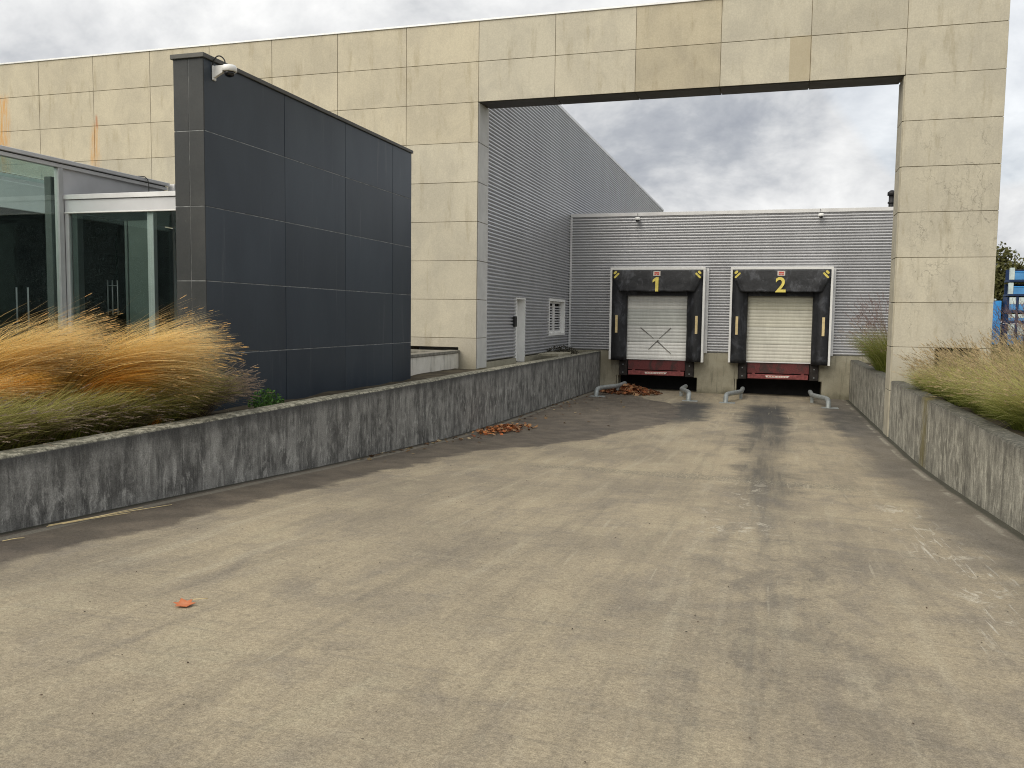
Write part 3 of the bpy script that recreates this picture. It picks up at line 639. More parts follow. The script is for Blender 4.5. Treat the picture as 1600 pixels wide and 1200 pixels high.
    for k in range(4):
        za, zb = .10 + k*.62, .10 + (k+1)*.62 - .006; pr = []; nr = 5
        for i in range(nr):
            q = (zb-za)/nr; zz0 = za+i*q; pr += [(zz0, 0.0), (zz0+q*.10, -.008), (zz0+q*.86, -.008), (zz0+q*.95, 0.0)]
        pr.append((zb, 0.0)); V = []
        for z, dy in pr: V += [(c-1.24, 32.62+dy, z), (c+1.24, 32.62+dy, z)]
        Q = [(2*i, 2*i+1, 2*i+3, 2*i+2) for i in range(len(pr)-1)]
        o = add_obj('door_section', np_mesh('door_section', V, Q), 'door_white' if num == 1 else 'door_beige', t); o.color = (*tints[k], 1)
        o['label'] = 'ribbed door section'
    box('door_rail', c-1.24, c+1.24, 32.585, 32.60, .055, .098, 'white_metal', t)
    if num == 1:
        for (xa, za, xb, zb) in ((c-.62, 1.26, c-.12, .86), (c+.02, .76, c+.55, .28), (c+.52, 1.26, c+.10, .86), (c+.06, .80, c-.30, .44)):
            L = math.hypot(xb-xa, zb-za); ux, uz = (xb-xa)/L, (zb-za)/L; bm = bmesh.new(); w = .020
            pts = [(xa-uz*w, za+ux*w), (xb-uz*w*.5, zb+ux*w*.5), (xb+uz*w*.5, zb-ux*w*.5), (xa+uz*w, za-ux*w)]
            A = [bm.verts.new((p, 32.598, q)) for p, q in pts]; B = [bm.verts.new((p, 32.603, q)) for p, q in pts]; bm.faces.new(A); bm.faces.new(B[::-1])
            for i in range(4): bm.faces.new((A[i], A[(i+1) % 4], B[(i+1) % 4], B[i]))
            add_obj('scuff_strip', finish(bm, 'scuff'), 'tape', t)
    # leveller, bumpers and pit
    box('leveller_lip', c-1.07, c+1.07, 32.64, 32.72, -.33, .035, 'red', t, .006)
    lb = box('leveller_bar', c-1.05, c+1.05, 32.57, 32.66, -.53, -.365, 'red_bar', t, .012)
    boxes('bracket', [(c+q-.05, c+q+.05, 32.62, 32.70, -.368, -.325) for q in (-.85, .85)], 'red_bar', t)
    bm = bmesh.new(); vs = bm_box(bm, c-.42, c+.42, 32.562, 32.569, -.475, -.405)
    for v in vs:
        if v.co.z < -.45: v.co.x *= 1; v.co.x += .02 if v.co.x < c else -.07
    wl = add_obj('warning_label', finish(bm, 'warning_label'), 'label_white', lb)
    boxes('label_print', [(c-.34+i*.1, c-.34+i*.1+.06, 32.559, 32.5617, -.455, -.425) for i in range(3)] + [(c+.0+i*.085, c+.05+i*.085, 32.559, 32.5617, -.455, -.43) for i in range(4)], 'label_red', wl)
    for s in (-1, 1):
        box('bumper', c+s*1.09, c+s*1.385, 32.52, 32.74, -.555, .045, 'rubber', t, .02)
        boxes('bumper_bolt', [(c+s*1.24-.02, c+s*1.24+.02, 32.505, 32.522, z-.02, z+.02) for z in (-.44, -.14)], 'galv', t)
    box('pit_cheek', c-1.5, c-1.44, 32.66, 33.3, -1.25, -.575, 'plinth', t, 0)
    boxes('pit', [(c-1.515, c+1.515, 33.6, 33.7, -1.4, .06), (c-1.515, c+1.515, 32.74, 33.6, -.565, -.54)], 'pit', t)
    return t
dock(CX[0], 1, 'left loading dock with yellow number 1 and scuffed white ribbed door')
dock(CX[1], 2, 'right loading dock with yellow number 2 and plain beige ribbed door')

# ------------------------------------------------------------------ wheel guides
def guide(x, side, label):
    t = root('wheel_guide', (x, 28.9, gz(x, 28.9)), label, 'wheel guide', 'bent steel wheel guides')
    zf = gz(x, 29); xi = x - side*.42
    tube('tube', [(xi, 32.3, zf+.22), (xi, 31.3, zf+.23), (xi, 30.6, zf+.24), (x-side*.10, 29.5, zf+.26), (x, 29.1, zf+.25), (x, 28.88, zf+.15), (x, 28.84, zf-.03)], .078, 'galv', t, 14, True, 2)
    bm = bmesh.new(); bm_box(bm, x-.20, x+.30, 28.68, 29.02, zf-.02, zf+.016); add_obj('base_plate', finish(bm, 'plate', .004), 'galv', t)
    box('foot', xi-.05, xi+.05, 30.6, 30.75, zf-.05, zf+.18, 'galv', t)
guide(-5.70, -1, 'grey bent steel tube wheel guide by the left retaining wall')
guide(-2.60, 1, 'grey bent steel tube wheel guide at the right side of dock 1')
guide(-1.40, -1, 'grey bent steel tube wheel guide at the left side of dock 2')
guide(1.76, 1, 'grey bent steel tube wheel guide by the right retaining wall')

# ------------------------------------------------------------------ dark panel wall
dw = root('dark_wall', (-7.52, 10.24, .2), 'free-standing dark blue grey panel wall with a camera on top', 'wall')
boxes('core', [(-7.975, -7.545, 10.265, 17.27, -.1, 5.05)], 'black_gap', dw)
ysj = [10.24, 12.274, 14.308, 16.342, 17.29]
for r in range(5):
    za, zb = r*PH + (-.1 if r == 0 else 0), (r+1)*PH - (.03 if r == 4 else 0)
    for a, b in zip(ysj[:-1], ysj[1:]):
        q = random.uniform(-.0018, .0018); box('panel', -7.55, -7.52+q, a+.005, b-.005, za+.006, zb-.006, 'dark', dw, .003)
    for a, b in ((-8.0, -7.762), (-7.756, -7.5215)): box('end_panel', a, b, 10.235, 10.262, za+.006, zb-.006, 'dark_end', dw, .003)
    box('back_panel', -8.0, -7.977, 10.265, 17.29, za+.006, zb-.006, 'dark', dw, .003)
    if r:
        box('joint_strip', -7.545, -7.5235, 10.27, 17.28, za-.0055, za+.0055, 'dust_lit', dw, 0); box('joint_strip', -7.99, -7.53, 10.239, 10.26, za-.0055, za+.0055, 'dust_lit', dw, 0)
box('joint_strip', -7.761, -7.757, 10.239, 10.26, .2, 5.05, 'dust_lit', dw, 0)
box('end_cover', -7.97, -7.525, 17.272, 17.295, -.1, 5.05, 'dark', dw, .002)
box('coping', -8.03, -7.49, 10.205, 17.32, 5.052, 5.115, 'flash_dark', dw, .006)
# camera on the dark wall
t = root('security_camera', (-7.3, 10.45, 4.9), 'white dome security camera on an arm at the top of the dark wall', 'camera')
box('wall_plate', -7.52, -7.495, 10.42, 10.50, 4.80, 5.00, 'plastic_white', t, .008)
bm = bmesh.new(); vs = bm_box(bm, -7.50, -7.25, 10.435, 10.485, 4.945, 4.995)
for v in vs:
    if v.co.x < -7.4 and v.co.z < 4.96: v.co.z = 4.83
add_obj('arm', finish(bm, 'arm', .008, 2), 'plastic_white', t)
lathe('housing', [(.03, .035), (.085, .03), (.10, .0), (.10, -.05), (.09, -.055)], (-7.26, 10.46, 4.955), 'plastic_white', t, 24)
lathe('dome', [(.075, -.056), (.070, -.085), (.05, -.112), (.015, -.125)], (-7.26, 10.46, 4.955), 'black_glass', t, 24)
tube('cable', [(-7.33, 10.46, 4.99), (-7.33, 10.46, 5.07), (-7.40, 10.44, 5.13), (-7.47, 10.43, 5.10), (-7.50, 10.42, 5.0)], .009, 'black_pipe', t, 8, True, 2)

# ------------------------------------------------------------------ glass office and entrance lobby
FX = -10.3
of = root('glass_office', (FX, 8, .3), 'glazed office pavilion with a flat grey metal roof at the left edge', 'building')
box('roof_slab', -19, FX-1.92, -1, 12.95, 3.735, 3.862, 'flash', of)
box('roof_fascia', FX-.07, FX+.07, -1, 12.95, 3.805, 3.862, 'flash', of); box('roof_fascia', FX-.06, FX+.04, -1, 12.93, 3.735, 3.79, 'flash', of)
box('roof_gap', FX-.05, FX+.01, -1, 12.9, 3.7902, 3.8048, 'black_gap', of, 0)
box('roof_end', FX-1.915, FX-.075, 12.72, 12.93, 3.74, 3.855, 'flash', of); box('added_rooflight', FX-1.915, FX-.075, -1, 12.70, 3.80, 3.81, 'glass', of, 0)  # unseen glazed roof strip, added to light the bulkhead
box('downpipe_box', FX+.0, FX+.14, 12.98, 13.16, 3.70, 3.85, 'flash', of); tube('downpipe', [(FX+.07, 13.07, 3.7), (FX+.07, 13.07, .2)], .045, 'flash', of, 10)
tube('lightning_wire', [(FX+.03, 12.2, 3.87), (FX+.09, 12.35, 3.88), (FX+.09, 12.4, 3.72), (FX+.05, 12.4, 3.3)], .008, 'flash_dark', of, 6, True, 1)
for a, b in ((8.2, 10.50), (5.6, 8.12), (3.0, 5.52), (-.9, 2.92)):
    box('glass_pane', FX-.012, FX+.0, a, b, .3, 3.73, 'glass', of, 0); box('mullion', FX-.06, FX+.015, a-.08, a, .3, 3.73, 'alu', of)
box('corner_post', FX-.05, FX+.035, 10.505, 10.60, .2, 3.733, 'alu', of)
box('side_panel', FX-.05, FX+.0, 10.605, 12.9, .2, 3.733, 'panel_grey', of)
box('inner_post', FX-.20, FX-.08, 10.47, 10.62, .3, 3.6, 'alu_dark', of)
box('bulkhead', FX-1.91, FX-1.85, -1, 12.78, 3.285, 3.73, 'inside_white', of)
boxes('ceiling', [(-18.9, FX-1.93, -1, 12.9, 3.285, 3.33)], 'inside_dark', of); box('floor', -18.9, FX-.02, -1, 12.9, .1, .30, 'inside_floor', of, 0)
boxes('interior_wall', [(-19, -18.9, -1, 12.9, .1, 3.7), (-18.9, FX-.06, 12.8, 12.9, .1, 3.7), (-18.9, FX-.06, -1, -.9, .1, 3.7)], 'inside_dark', of)
ds = box('reception_desk', -14.6, -12.0, 12.2, 12.6, .3, 1.35, 'alu_dark', of)
for px in (-12.6, -12.35): tube('door_handle', [(px, 11.9, 1.1), (px, 11.9, 2.0)], .014, 'alu', of, 8)
lo = root('entrance_lobby', (-9.2, 10.65, .3), 'low glazed entrance lobby under a pale fascia beside the dark wall', 'lobby')
box('fascia', FX+.04, -8.06, 10.60, 10.68, 3.085, 3.262, 'panel_grey', lo); box('fascia_cap', FX+.04, -8.06, 10.575, 10.70, 3.268, 3.34, 'flash', lo); box('fascia_drip', FX+.04, -8.06, 10.588, 10.66, 3.062, 3.083, 'white_metal', lo)
box('lobby_roof', FX+.04, -8.06, 10.705, 14.6, 3.10, 3.30, 'roof', lo, 0)
box('post', FX+.04, FX+.105, 10.60, 10.66, .2, 3.06, 'alu', lo); box('inner_post', FX+.112, FX+.21, 10.66, 10.78, .2, 3.06, 'alu_dark', lo)
box('post', -8.83, -8.72, 10.66, 10.74, .2, 3.06, 'alu', lo)
box('glass_pane', FX+.11, -8.755, 10.625, 10.635, .25, 3.06, 'glass', lo, 0); box('glass_pane', -8.745, -8.06, 10.625, 10.635, .25, 3.06, 'glass', lo, 0)
box('screen_panel', -9.22, -8.86, 10.72, 10.75, .3, 2.95, 'frost', lo)
box('screen_post', -9.27, -9.225, 10.70, 10.77, .3, 2.95, 'alu_dark', lo)
boxes('interior_wall', [(FX+.04, -8.06, 14.5, 14.6, .2, 3.1), (-8.10, -8.06, 10.7, 14.5, .2, 3.08), (FX+.02, FX+.06, 10.9, 14.5, .2, 3.08)], 'inside_dark', lo); box('floor', FX+.04, -8.06, 10.7, 14.5, .1, .30, 'inside_floor', lo, 0)
for x in (-10.22, -10.13, -10.03):
    h = tube('door_handle', [(x-.0, 11.40, 1.55), (x-.0, 11.40, 2.10)], .010, 'alu', lo, 8)
boxes('handle_fixing', [(-10.22, -10.03, 11.395, 11.41, z-.006, z+.006) for z in (1.63, 2.02)], 'alu', lo)
box('door_leaf', FX+.22, -10.06, 11.43, 11.445, .35, 2.9, 'glass_door', lo, 0)
# entrance paving in front of the lobby is hidden by the grasses

# ------------------------------------------------------------------ ornamental grasses
def blades(n, cx, cy, rx, ry, z, L, th0, th1, wind, wamt, width, cols, S=6, lvar=.3, tipmix=.6, pw=1.2, sd0=.16, sd1=.25, rn=.35, rootc=None):
    """n curved ribbons: start upright, turn over towards the wind"""
    r = np.sqrt(RNG.random(n)); a = RNG.random(n)*2*np.pi
    bx = cx + rx*r*np.cos(a); by = cy + ry*r*np.sin(a)
    rad = np.stack([np.cos(a), np.sin(a)], 1)*r[:, None] + RNG.normal(0, rn, (n, 2))
    Ln = L*(1 + lvar*(RNG.random(n)*2-1)); t0 = RNG.normal(th0, sd0, n); t1 = RNG.normal(th1, sd1, n)
    w = np.array(wind)/np.hypot(*wind)
    P = np.zeros((n, S+1, 3)); P[:, 0] = np.stack([bx, by, np.full(n, z)], 1); D = np.zeros((n, S+1, 2))
    for j in range(S+1):
        f = j/S; k = wamt*min(1, .25+f)
        d = rad*(1-k) + w*k*1.2; d /= np.maximum(np.linalg.norm(d, axis=1, keepdims=True), 1e-6); D[:, j] = d
        if j:
            th = np.abs(t0) + (t1-np.abs(t0))*((j-.5)/S)**pw
            P[:, j] = P[:, j-1] + (Ln/S)[:, None]*np.stack([np.sin(th)*d[:, 0], np.sin(th)*d[:, 1], np.cos(th)], 1)
    sd = np.stack([-D[:, :, 1], D[:, :, 0], np.zeros((n, S+1))], 2); sd[..., 2] += RNG.normal(0, .5, (n, 1)); sd /= np.linalg.norm(sd, axis=2, keepdims=True)
    ww = width*(.7+.6*RNG.random(n))[:, None]*(1-np.linspace(0, 1, S+1)[None]**1.6*.9)
    A = P + sd*ww[..., None]*.5; B = P - sd*ww[..., None]*.5
    V = np.stack([A, B], 2).reshape(n*(S+1)*2, 3)
    base = (np.arange(n)*(S+1)*2)[:, None]; j = np.arange(S)[None]*2
    Q = np.stack([base+j, base+j+1, base+j+3, base+j+2], 2).reshape(-1, 4)
    c0 = np.array(cols[0]); c1 = np.array(cols[1]); pick = np.clip(RNG.normal(.5, .3, n), 0, 1)[:, None]
    cc = c0*(1-pick) + c1*pick; cc = cc*(.5+.9*RNG.random((n, 1)))
    tip = np.array(cols[2]); f = (np.linspace(0, 1, S+1)**1.3*tipmix)[None, :, None]
    C = cc[:, None]*(1-f) + tip*f*(.8+.4*RNG.random((n, 1, 1)))
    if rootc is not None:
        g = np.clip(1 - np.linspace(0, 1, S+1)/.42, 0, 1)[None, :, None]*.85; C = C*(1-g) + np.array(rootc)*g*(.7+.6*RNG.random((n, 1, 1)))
    C = np.repeat(C[:, :, None], 2, 2).reshape(-1, 3)
    return V, Q, C, P[:, -1], P[:, -1]-P[:, -2]
def plumes(P, D, L, r, col, nb=22):
    n = len(P); D = D/np.linalg.norm(D, axis=1, keepdims=True)
    u = np.cross(D, [0.3, .2, 1.0]); u /= np.maximum(np.linalg.norm(u, axis=1, keepdims=True), 1e-6); v = np.cross(D, u)
    t = RNG.random((n, nb)); a = RNG.random((n, nb))*2*np.pi; env = np.sin(np.pi*np.clip(t, .04, .96))**.7
    o = (u[:, None]*np.cos(a)[..., None] + v[:, None]*np.sin(a)[..., None])
    Ls = L*(.7+.6*RNG.random((n, 1)))
    A = P[:, None] + D[:, None]*(t*Ls)[..., None]; tip = A + o*(r*env)[..., None] + D[:, None]*(.35*L*.6)
    s = np.cross(o, D[:, None])*.0035
    V = np.stack([A+s, A-s, tip], 2).reshape(-1, 3); Q = np.arange(n*nb*3).reshape(-1, 3)
    C = np.repeat((np.array(col)*(.65+.7*RNG.random((n, 1, 1)))*np.ones((n, nb, 1)))[:, :, None], 3, 2).reshape(-1, 3)
    return V, Q, C
def join(parts):
    V = []; Q = []; C = []; k = 0
    for v, q, c in parts: V.append(v); Q.append(q+k); C.append(c); k += len(v)
    return np.concatenate(V), np.concatenate(Q), np.concatenate(C)
GOLD = ((.88, .54, .07), (.84, .60, .16), (.88, .72, .42)); OLIVE = ((.22, .245, .035), (.33, .31, .065), (.50, .45, .19)); BROWN = ((.18, .12, .06), (.23, .17, .09), (.36, .28, .19))
STRAW = ((.42, .43, .10), (.52, .49, .16), (.72, .66, .37)); GREEN = ((.16, .22, .035), (.26, .30, .06), (.40, .40, .14))
ORANGE = ((.78, .36, .03), (.82, .45, .05), (.78, .52, .16))
def clump(name, label, loc, layers, heads=None, group=None):
    t = root(name, loc, label, 'plant', group); parts = []; tips = []
    for kw in layers:
        kw = dict(kw); dx, dy = kw.pop('d', (0, 0))
        V, Q, C, P, D = blades(cx=loc[0]+dx, cy=loc[1]+dy, z=loc[2]+kw.pop('dz', -.02), **kw); parts.append((V, Q, C)); tips.append((P, D))
    add_obj('blades', np_mesh('blades', *join(parts)), 'leafy', t)
    if heads:
        hp = []
        for li, n, L, r, col in heads:
            P, D = tips[li]; ix = RNG.choice(len(P), min(n, len(P)), replace=False); hp.append(plumes(P[ix], D[ix], L, r, col))
        add_obj('seed_heads', np_mesh('seed_heads', *join(hp)), 'leafy', t)
    return t
WD = (.86, .50); MAUVE = (.34, .27, .21)
LG = 'wind-blown grasses behind the left wall'
def lay(n, d, rx, ry, L, th0, th1, cols, width=.008, wamt=.85, lvar=.13, **k): return dict(n=n, d=d, rx=rx, ry=ry, L=L, th0=th0, th1=th1, cols=cols, width=width, wamt=wamt, wind=WD, lvar=lvar, **k)
GH = (.66, .47, .22)
RC = (.20, .17, .04)
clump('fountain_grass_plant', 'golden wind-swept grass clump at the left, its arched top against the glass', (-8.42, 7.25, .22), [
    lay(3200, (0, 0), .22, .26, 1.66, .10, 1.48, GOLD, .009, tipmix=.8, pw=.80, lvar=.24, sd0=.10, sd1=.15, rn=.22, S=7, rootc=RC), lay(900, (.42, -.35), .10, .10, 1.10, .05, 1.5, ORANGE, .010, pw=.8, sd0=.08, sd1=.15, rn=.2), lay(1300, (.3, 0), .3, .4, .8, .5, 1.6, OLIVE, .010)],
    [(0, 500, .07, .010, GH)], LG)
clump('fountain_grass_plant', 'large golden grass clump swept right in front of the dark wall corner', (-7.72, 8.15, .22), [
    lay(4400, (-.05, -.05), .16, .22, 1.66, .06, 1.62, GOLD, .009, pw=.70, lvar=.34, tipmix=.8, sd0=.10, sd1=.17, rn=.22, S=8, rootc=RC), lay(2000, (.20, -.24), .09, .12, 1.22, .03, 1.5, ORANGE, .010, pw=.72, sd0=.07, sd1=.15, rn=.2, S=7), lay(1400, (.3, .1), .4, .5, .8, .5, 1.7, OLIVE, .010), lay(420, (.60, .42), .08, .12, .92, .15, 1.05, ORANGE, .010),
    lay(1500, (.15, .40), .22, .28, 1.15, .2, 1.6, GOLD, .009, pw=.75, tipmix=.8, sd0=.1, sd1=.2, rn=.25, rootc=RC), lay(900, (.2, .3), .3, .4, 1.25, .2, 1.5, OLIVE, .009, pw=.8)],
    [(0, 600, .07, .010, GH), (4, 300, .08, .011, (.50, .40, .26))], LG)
clump('fountain_grass_plant', 'sprawling olive grass with mauve heads at the right end by the dark wall', (-7.5, 9.1, .20), [
    lay(4600, (0, 0), .34, .72, .84, .35, 1.5, OLIVE, .010), lay(900, (.1, .3), .28, .5, .86, .45, 1.5, BROWN)], [(1, 420, .09, .014, MAUVE)], LG)
clump('fountain_grass_plant', 'olive grass above the wall top at the left frame edge', (-7.25, 6.3, .20), [
    lay(4000, (0, 0), .34, .75, .62, .3, 1.4, OLIVE, .010, lvar=.35), lay(500, (.05, 0), .3, .7, .74, .5, 1.5, BROWN)], [(1, 160, .09, .014, MAUVE)], LG)
clump('fountain_grass_plant', 'dark olive grass between the two golden clumps above the wall', (-7.3, 7.8, .20), [
    lay(4200, (0, 0), .34, .8, .64, .3, 1.35, OLIVE, .010, lvar=.35), lay(300, (0, 0), .3, .7, .75, .25, 1.2, GOLD, .009), lay(600, (.05, 0), .3, .7, .64, .5, 1.5, BROWN)], [(2, 220, .09, .014, MAUVE)], LG)
clump('fountain_grass_plant', 'grey flowering grass in front of the glass pavilion behind the golden clumps', (-9.2, 8.6, .22), [
    lay(1100, (0, 0), .5, .6, .95, .35, 1.4, STRAW), lay(250, (0, .2), .5, .6, 1.1, .3, 1.3, BROWN)], [(1, 220, .12, .016, (.24, .22, .17))], LG)
clump('fountain_grass_plant', 'golden grass cut by the left frame edge', (-8.25, 6.75, .22), [
    lay(3000, (0, 0), .28, .32, 1.12, .15, 1.65, GOLD, .009, pw=.8, sd0=.1, sd1=.15, rn=.2), lay(900, (.3, 0), .4, .6, .85, .5, 1.7, OLIVE, .010)], [(0, 320, .07, .010, GH)], LG)
# right side
RG = 'grasses behind the right wall'
WD = (-.55, -.35)
def rlay(n, d, rx, ry, L, th0, th1, cols, width=.007, wamt=.35, **k): return dict(n=n, d=d, rx=rx, ry=ry, L=L, th0=th0, th1=th1, cols=cols, width=width, wamt=wamt, wind=WD, **k)
HEAD = (.50, .40, .24)
for (x, y, L, lab) in ((3.45, 18.9, .62, 'small pale straw grass clump at the foot of the right pillar'), (4.15, 18.5, .82, 'pale straw grass clump below the slot of the right pillar'), (3.55, 16.9, .78, 'straw and green grass clump leaning over the right wall, second from the pillar'),
                     (4.5, 16.4, .92, 'fuller straw grass clump behind the clumps on the right wall'), (3.6, 14.9, .80, 'straw grass clump hanging over the right wall at the frame edge'), (5.2, 18.6, .95, 'straw grass clump right of the pillar foot'), (3.65, 12.9, .85, 'straw grass clump nearest the camera behind the right wall')):
    clump('fountain_grass_plant', lab, (x, y, .17), [rlay(2600, (0, 0), .42, .6, L, .45, 1.35, STRAW, .009), rlay(2400, (-.1, 0), .40, .6, L*.82, .5, 1.5, GREEN), rlay(420, (0, 0), .4, .6, L*1.22, .3, 1.05, STRAW), rlay(120, (.1, -.1), .2, .3, L*1.1, .3, .9, ((.50, .36, .08), (.48, .36, .12), (.5, .4, .2)))],
          [(2, 400, .12, .020, HEAD), (0, 200, .11, .018, HEAD)], RG)
PINK = (.33, .235, .215)
clump('fountain_grass_plant', 'green grass clump with mauve plumes between the right pillar and dock 2', (3.25, 26.2, .17), [rlay(2200, (0, 0), .40, .8, 1.25, .35, 1.2, GREEN, .009), rlay(700, (0, 0), .35, .8, 1.35, .3, 1.15, STRAW, .008), rlay(330, (0, 0), .35, .8, 1.65, .18, .55, BROWN, .007)],
      [(2, 330, .20, .030, PINK), (1, 200, .14, .022, (.42, .32, .24))], RG)
for (x, y, lab) in ((6.0, 24.0, 'green grass with mauve plumes just right of the pillar'), (7.2, 25.5, 'mauve plumed grass at the right edge below the blue crates'), (6.9, 22.2, 'low green grass with mauve plumes at the right edge')):
    clump('fountain_grass_plant', lab, (x, y, .17), [rlay(1600, (0, 0), .6, .7, 1.1, .35, 1.25, ((.04, .07, .018), (.07, .10, .025), (.10, .12, .05)), .010), rlay(420, (0, 0), .6, .7, 1.55, .22, .75, BROWN, .008)], [(1, 420, .20, .032, PINK)], RG)
# weeds
def weed(name, label, loc, n, rad, h, col, leaf):
    t = root(name, loc, label, 'weed'); V = []; Q = []; C = []
    for i in range(n):
        a = random.random()*6.283; r = rad*math.sqrt(random.random()); hh = h*(1-.6*(r/rad)**2)*random.uniform(.15, 1)
        p = np.array([loc[0]+r*math.cos(a), loc[1]+r*math.sin(a), loc[2]+hh]); d = RNG.normal(0, 1, 3); d /= np.linalg.norm(d); e = np.cross(d, RNG.normal(0, 1, 3)); e /= np.linalg.norm(e)
        s = leaf*random.uniform(.6, 1.3); k = len(V); V += [p-d*s, p+e*s*.45, p+d*s, p-e*s*.45]; Q.append((k, k+1, k+2, k+3)); cc = np.array(col)*random.uniform(.6, 1.5); C += [cc]*4
    add_obj('leaves', np_mesh('leaves', np.array(V), np.array(Q), np.array(C)), 'leafy', t)
    V2 = []; Q2 = []; C2 = []
    for i in range(14):
        a = random.random()*6.283; r = rad*.8*random.random(); k = len(V2); top = np.array([loc[0]+r*math.cos(a), loc[1]+r*math.sin(a), loc[2]+h*random.uniform(.5, 1.1)]); b = np.array([loc[0]+r*.2*math.cos(a), loc[1]+r*.2*math.sin(a), loc[2]-.03])
        V2 += [b-[.004, 0, 0], b+[.004, 0, 0], top+[.002, 0, 0], top-[.002, 0, 0]]; Q2.append((k, k+1, k+2, k+3)); C2 += [np.array(col)*.7]*4
    add_obj('stems', np_mesh('stems', np.array(V2), np.array(Q2), np.array(C2)), 'leafy', t)
weed('green_weed', 'small bright green weed at the foot of the dark wall', (-6.92, 10.75, .24), 420, .26, .30, (.06, .13, .03), .030)
weed('dry_weed', 'dark dry weed heap on the left wall top near dock 1', (-7.05, 29.3, .30), 700, .62, .34, (.06, .055, .04), .035)
box_ = box('concrete_slab', -7.3, -6.62, 27.2, 28.9, .33, .42, 'plinth', None, .01); tag(box_, 'loose pale concrete slab lying behind the wall top near dock 1', 'slab')

# ------------------------------------------------------------------ fallen leaves
def leaf_verts(p, ang, size, curl, tilt, tiltdir):
    out = [(0, -1.0), (.42, -.62), (.95, -.55), (.62, -.1), (.85, .42), (.38, .38), (0, 1.0), (-.38, .38), (-.85, .42), (-.62, -.1), (-.95, -.55), (-.42, -.62)]
    ca, sa = math.cos(ang), math.sin(ang); V = [np.array([0, 0, 0.])]
    for u, v in out: V.append(np.array([u*ca-v*sa, u*sa+v*ca, curl*(u*u+v*v)*.5])*size)
    ax = np.array([math.cos(tiltdir), math.sin(tiltdir), 0]); R = np.array(Matrix.Rotation(tilt, 3, Vector(ax)))
    return [R@v + p for v in V]
def leaves(name, pts, label, cols, size, kind='stuff'):
    V = []; Q = []; C = []
    for (x, y, z, tl) in pts:
        k = len(V); V += leaf_verts(np.array([x, y, z]), random.random()*6.28, size*random.uniform(.6, 1.25), random.uniform(-.1, .7), random.gauss(0, tl), random.random()*6.28)
        Q += [(k, k+1+i, k+1+(i+1) % 12) for i in range(12)]; cc = np.array(random.choice(cols))*random.uniform(.6, 1.3); C += [cc]*13
    o = add_obj(name, np_mesh(name, np.array(V), np.array(Q), np.array(C)), 'deadleaf'); tag(o, label, None if kind else 'leaf', None, kind); return o
RUST = [(.34, .13, .055), (.27, .095, .04), (.40, .20, .095), (.18, .065, .03), (.44, .27, .15), (.11, .045, .025), (.30, .17, .09)]
pts = []
for i in range(1500):
    u = random.gauss(0, .5); v = random.gauss(0, .5); 
    if u*u+v*v > 1.3: continue
    x = -4.95 + u*1.05; y = 31.2 + v*1.15 - .25*u; hgt = .26*math.exp(-(u*u+v*v)*1.8); pts.append((x, y, gz(x, y)+.015+random.random()*hgt, .7))
leaves('leaf_pile', pts, 'heap of rust brown leaves blown against dock 1', RUST, .075)
pts = []
for i in range(430):
    u = random.gauss(0, .5); v = random.gauss(0, .5)
    x = -5.72 + u*.36 + v*.12; y = 18.3 + v*1.0
    if x < -6.22: continue
    pts.append((x, y, gz(x, y)+.012+random.random()*.09*math.exp(-(u*u+v*v)), .5))
leaves('leaf_pile', pts, 'patch of orange leaves on the ramp by the left wall', [(.50, .18, .06), (.42, .13, .045), (.52, .28, .13), (.26, .085, .035), (.14, .06, .03), (.36, .22, .12)], .050)
pts = []
for i in range(150):
    y = random.uniform(12, 30); x = random.choice([XL+.10+abs(random.gauss(0, .35)), XL+.1+abs(random.gauss(0, .9)) if y > 17 else XL+.15]); pts.append((x, y, gz(x, y)+.015, .35))
leaves('scattered_leaves', pts, 'scattered pale dry leaves along the foot of the left wall', [(.30, .22, .12), (.20, .13, .07), (.42, .33, .2), (.12, .07, .04)], .045)
pts = []
for i in range(320):
    y = random.uniform(3, 16); x = random.uniform(-5, 2.2); pts.append((x, y, gz(x, y)+.008, .4))
leaves('leaf_crumbs', pts, 'tiny dark leaf crumbs strewn over the ramp', [(.03, .025, .02), (.05, .035, .025), (.09, .06, .04)], .007)
# one orange leaf in the foreground
lx, ly = -3.56, 4.57; lz = gz(lx, ly)
bm = bmesh.new(); V = leaf_verts(np.array([0, 0, 0]), .9, .070, .22, .12, 1.0); vs = [bm.verts.new(v) for v in V]
for i in range(12): bm.faces.new((vs[0], vs[1+i], vs[1+(i+1) % 12]))
me = finish(bm, 'leaf_blade'); at = me.color_attributes.new('Col', 'FLOAT_COLOR', 'POINT')
for i, q in enumerate(at.data): q.color = (.55, .17, .07, 1) if i else (.60, .25, .13, 1)
lf = root('fallen_leaf', (lx, ly, lz), 'single bright orange leaf lying on the ramp in the foreground', 'leaf'); o = add_obj('leaf_blade', me, 'deadleaf', None); o.parent = lf; o.location = (0, 0, .016)
md = o.modifiers.new('thick', 'SOLIDIFY'); md.thickness = .0015
tube('leaf_stalk', [(lx+.03, ly+.055, lz+.03), (lx+.06, ly+.11, lz+.02), (lx+.07, ly+.15, lz+.012)], .0025, 'pale_yellow', lf, 6)
# straw stalks by the wall foot
V = []
st = root('straw_stalks', (-6.0, 6.8, gz(-6, 6.8)), 'dry straw stalks lying at the foot of the left wall', 'straw')
for (xa, ya, xb, yb) in ((-6.18, 6.1, -5.93, 7.45), (-6.15, 6.05, -6.03, 7.0), (-6.12, 6.2, -5.98, 6.9), (-6.0, 5.45, -5.95, 5.62), (-6.1, 6.3, -6.08, 7.2)):
    tube('stalk', [(xa, ya, gz(xa, ya)+.01), ((xa+xb)/2+.02, (ya+yb)/2, gz(xa, (ya+yb)/2)+.02), (xb, yb, gz(xb, yb)+.01)], .0032, 'pale_yellow', st, 6, True, 1)

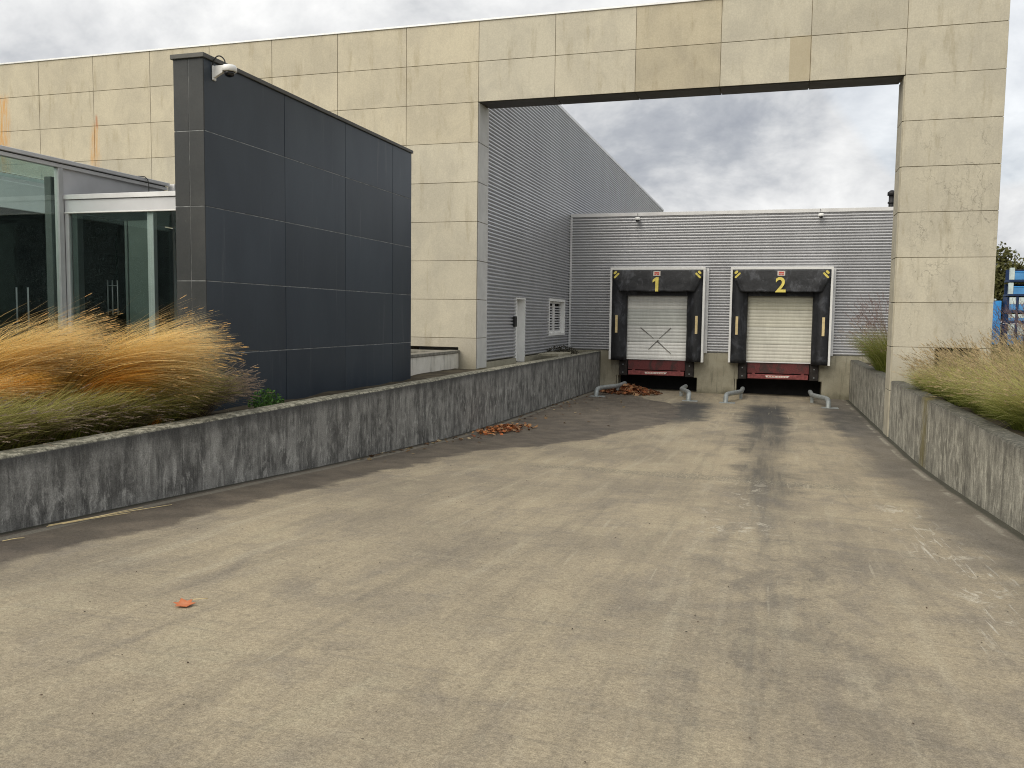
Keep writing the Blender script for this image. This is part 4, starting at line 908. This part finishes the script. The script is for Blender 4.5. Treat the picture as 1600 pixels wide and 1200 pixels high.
# ------------------------------------------------------------------ blue crates and trees far right
def crate(x, y, z, w, h, d, kind, label):
    t = root('blue_crate', (x, y, z), label, 'crate', 'stacked blue crates')
    fm = 'blue' if kind == 'tray' else 'blue_dark'
    box('base', x, x+w, y, y+d, z, z+.12, 'blue_dark', t, .01)
    if kind == 'tray':
        box('side', x+.25, x+w, y, y+.05, z+.125, z+h*.62, 'blue', t, .01); box('rim', x+.25, x+w, y-.02, y+.06, z+h*.625, z+h*.70, 'blue_light', t, .01)
        box('label', x+w*.45, x+w*.9, y-.03, y-.005, z+h*.60, z+h*.80, 'crate_pale', t, .003)
        box('corner', x, x+.24, y, y+.3, z+.125, z+h*.95, 'crate_pale', t, .01); box('back', x+.05, x+w, y+d-.05, y+d, z+.125, z+h*.9, 'blue_dark', t)
    else:
        n = max(2, int(w/.45))
        for i in range(n):
            a = x + i*w/n
            box('panel', a+.06, a+w/n-.10, y, y+.05, z+.16, z+h*.52, 'blue', t); box('panel', a+.06, a+w/n-.10, y, y+.05, z+h*.53, z+h-.06, 'crate_pale', t); box('post', a+w/n-.09, a+w/n+.03, y-.02, y+.08, z+.125, z+h-.02, 'blue_dark', t)
        box('back', x, x+w, y+.3, y+d, z+.125, z+h-.03, 'blue_dark', t)
    return t
zc = .10
crate(13.85, 60, zc, 2.6, 1.5, 1.4, 'rack', 'dark blue slatted crate at the bottom of the stack behind the pillar'); 
crate(13.85, 60, zc+1.5, 2.6, .62, 1.4, 'rack', 'dark blue slatted crate second from the ground')
crate(13.85, 60, zc+2.13, 2.6, 1.02, 1.4, 'rack', 'dark blue slatted crate with pale upper panels, third from the ground')
crate(13.85, 60, zc+3.17, 2.6, .86, 1.4, 'tray', 'light blue open tray, second from the top of the stack'); crate(13.88, 60, zc+4.05, 2.6, .90, 1.4, 'tray', 'light blue open tray on top of the stack')
t = root('blue_container', (12.4, 61, zc), 'bright blue sheeted container left of the crate stack', 'container')
box('body', 11.6, 13.72, 61, 64, zc+.15, zc+2.9, 'blue_light', t, .03); box('lid', 11.5, 13.4, 60.95, 64.05, zc+2.905, zc+3.02, 'crate_pale', t, .02)
for i in range(5): box('rib', 11.7+i*.42, 11.75+i*.42, 60.965, 61.0, zc+.3, zc+2.7, 'blue_light', t)
def tree(x, y, h, r, label, col, seed, n=9000):
    rg = np.random.default_rng(seed); t = root('tree', (x, y, .16), label, 'tree', 'trees behind the crates')
    tube('trunk', [(x, y, .1), (x+.1, y, h*.3), (x-.1, y+.1, h*.6), (x, y, h*.88)], [.26, .2, .12, .03], 'bark', t, 8)
    bl = []
    for i in range(34):
        u = rg.normal(0, 1, 3); u /= np.linalg.norm(u); bl.append((np.array([x, y, h*.6]) + u*np.array([r, r, h*.38])*rg.uniform(.35, .95), rg.uniform(.5, 1.0)*r*.36))
    for b, br in bl[:10]: tube('limb', [(x, y, h*.35), tuple((np.array([x, y, h*.5])+b)/2), tuple(b)], [.08, .05, .015], 'bark', t, 5)
    k = rg.integers(0, 34, n); P = np.array([bl[i][0] for i in k]) + rg.normal(0, 1, (n, 3))*np.array([bl[i][1] for i in k])[:, None]*.55
    d = rg.normal(0, 1, (n, 3)); d /= np.linalg.norm(d, axis=1, keepdims=True); e = np.cross(d, rg.normal(0, 1, (n, 3))); e /= np.linalg.norm(e, axis=1, keepdims=True)
    s = (.10+.10*rg.random(n))[:, None]; V = np.stack([P-d*s, P+e*s*.55, P+d*s, P-e*s*.55], 1).reshape(-1, 3); Q = np.arange(n*4).reshape(-1, 4)
    C = np.repeat(np.array(col)*(.5+rg.random((n, 1))), 4, 0); add_obj('crown', np_mesh('crown', V, Q, C), 'leafy', t)
tree(17.2, 78, 7.2, 2.2, 'olive tree just right of the pillar above the blue container', (.12, .12, .045), 1, 15000)
tree(20.6, 84, 6.6, 2.4, 'darker tree behind the top of the crate stack', (.05, .06, .03), 2)
tree(23.5, 86, 6.8, 2.6, 'dark tree at the right frame edge', (.05, .065, .03), 3)
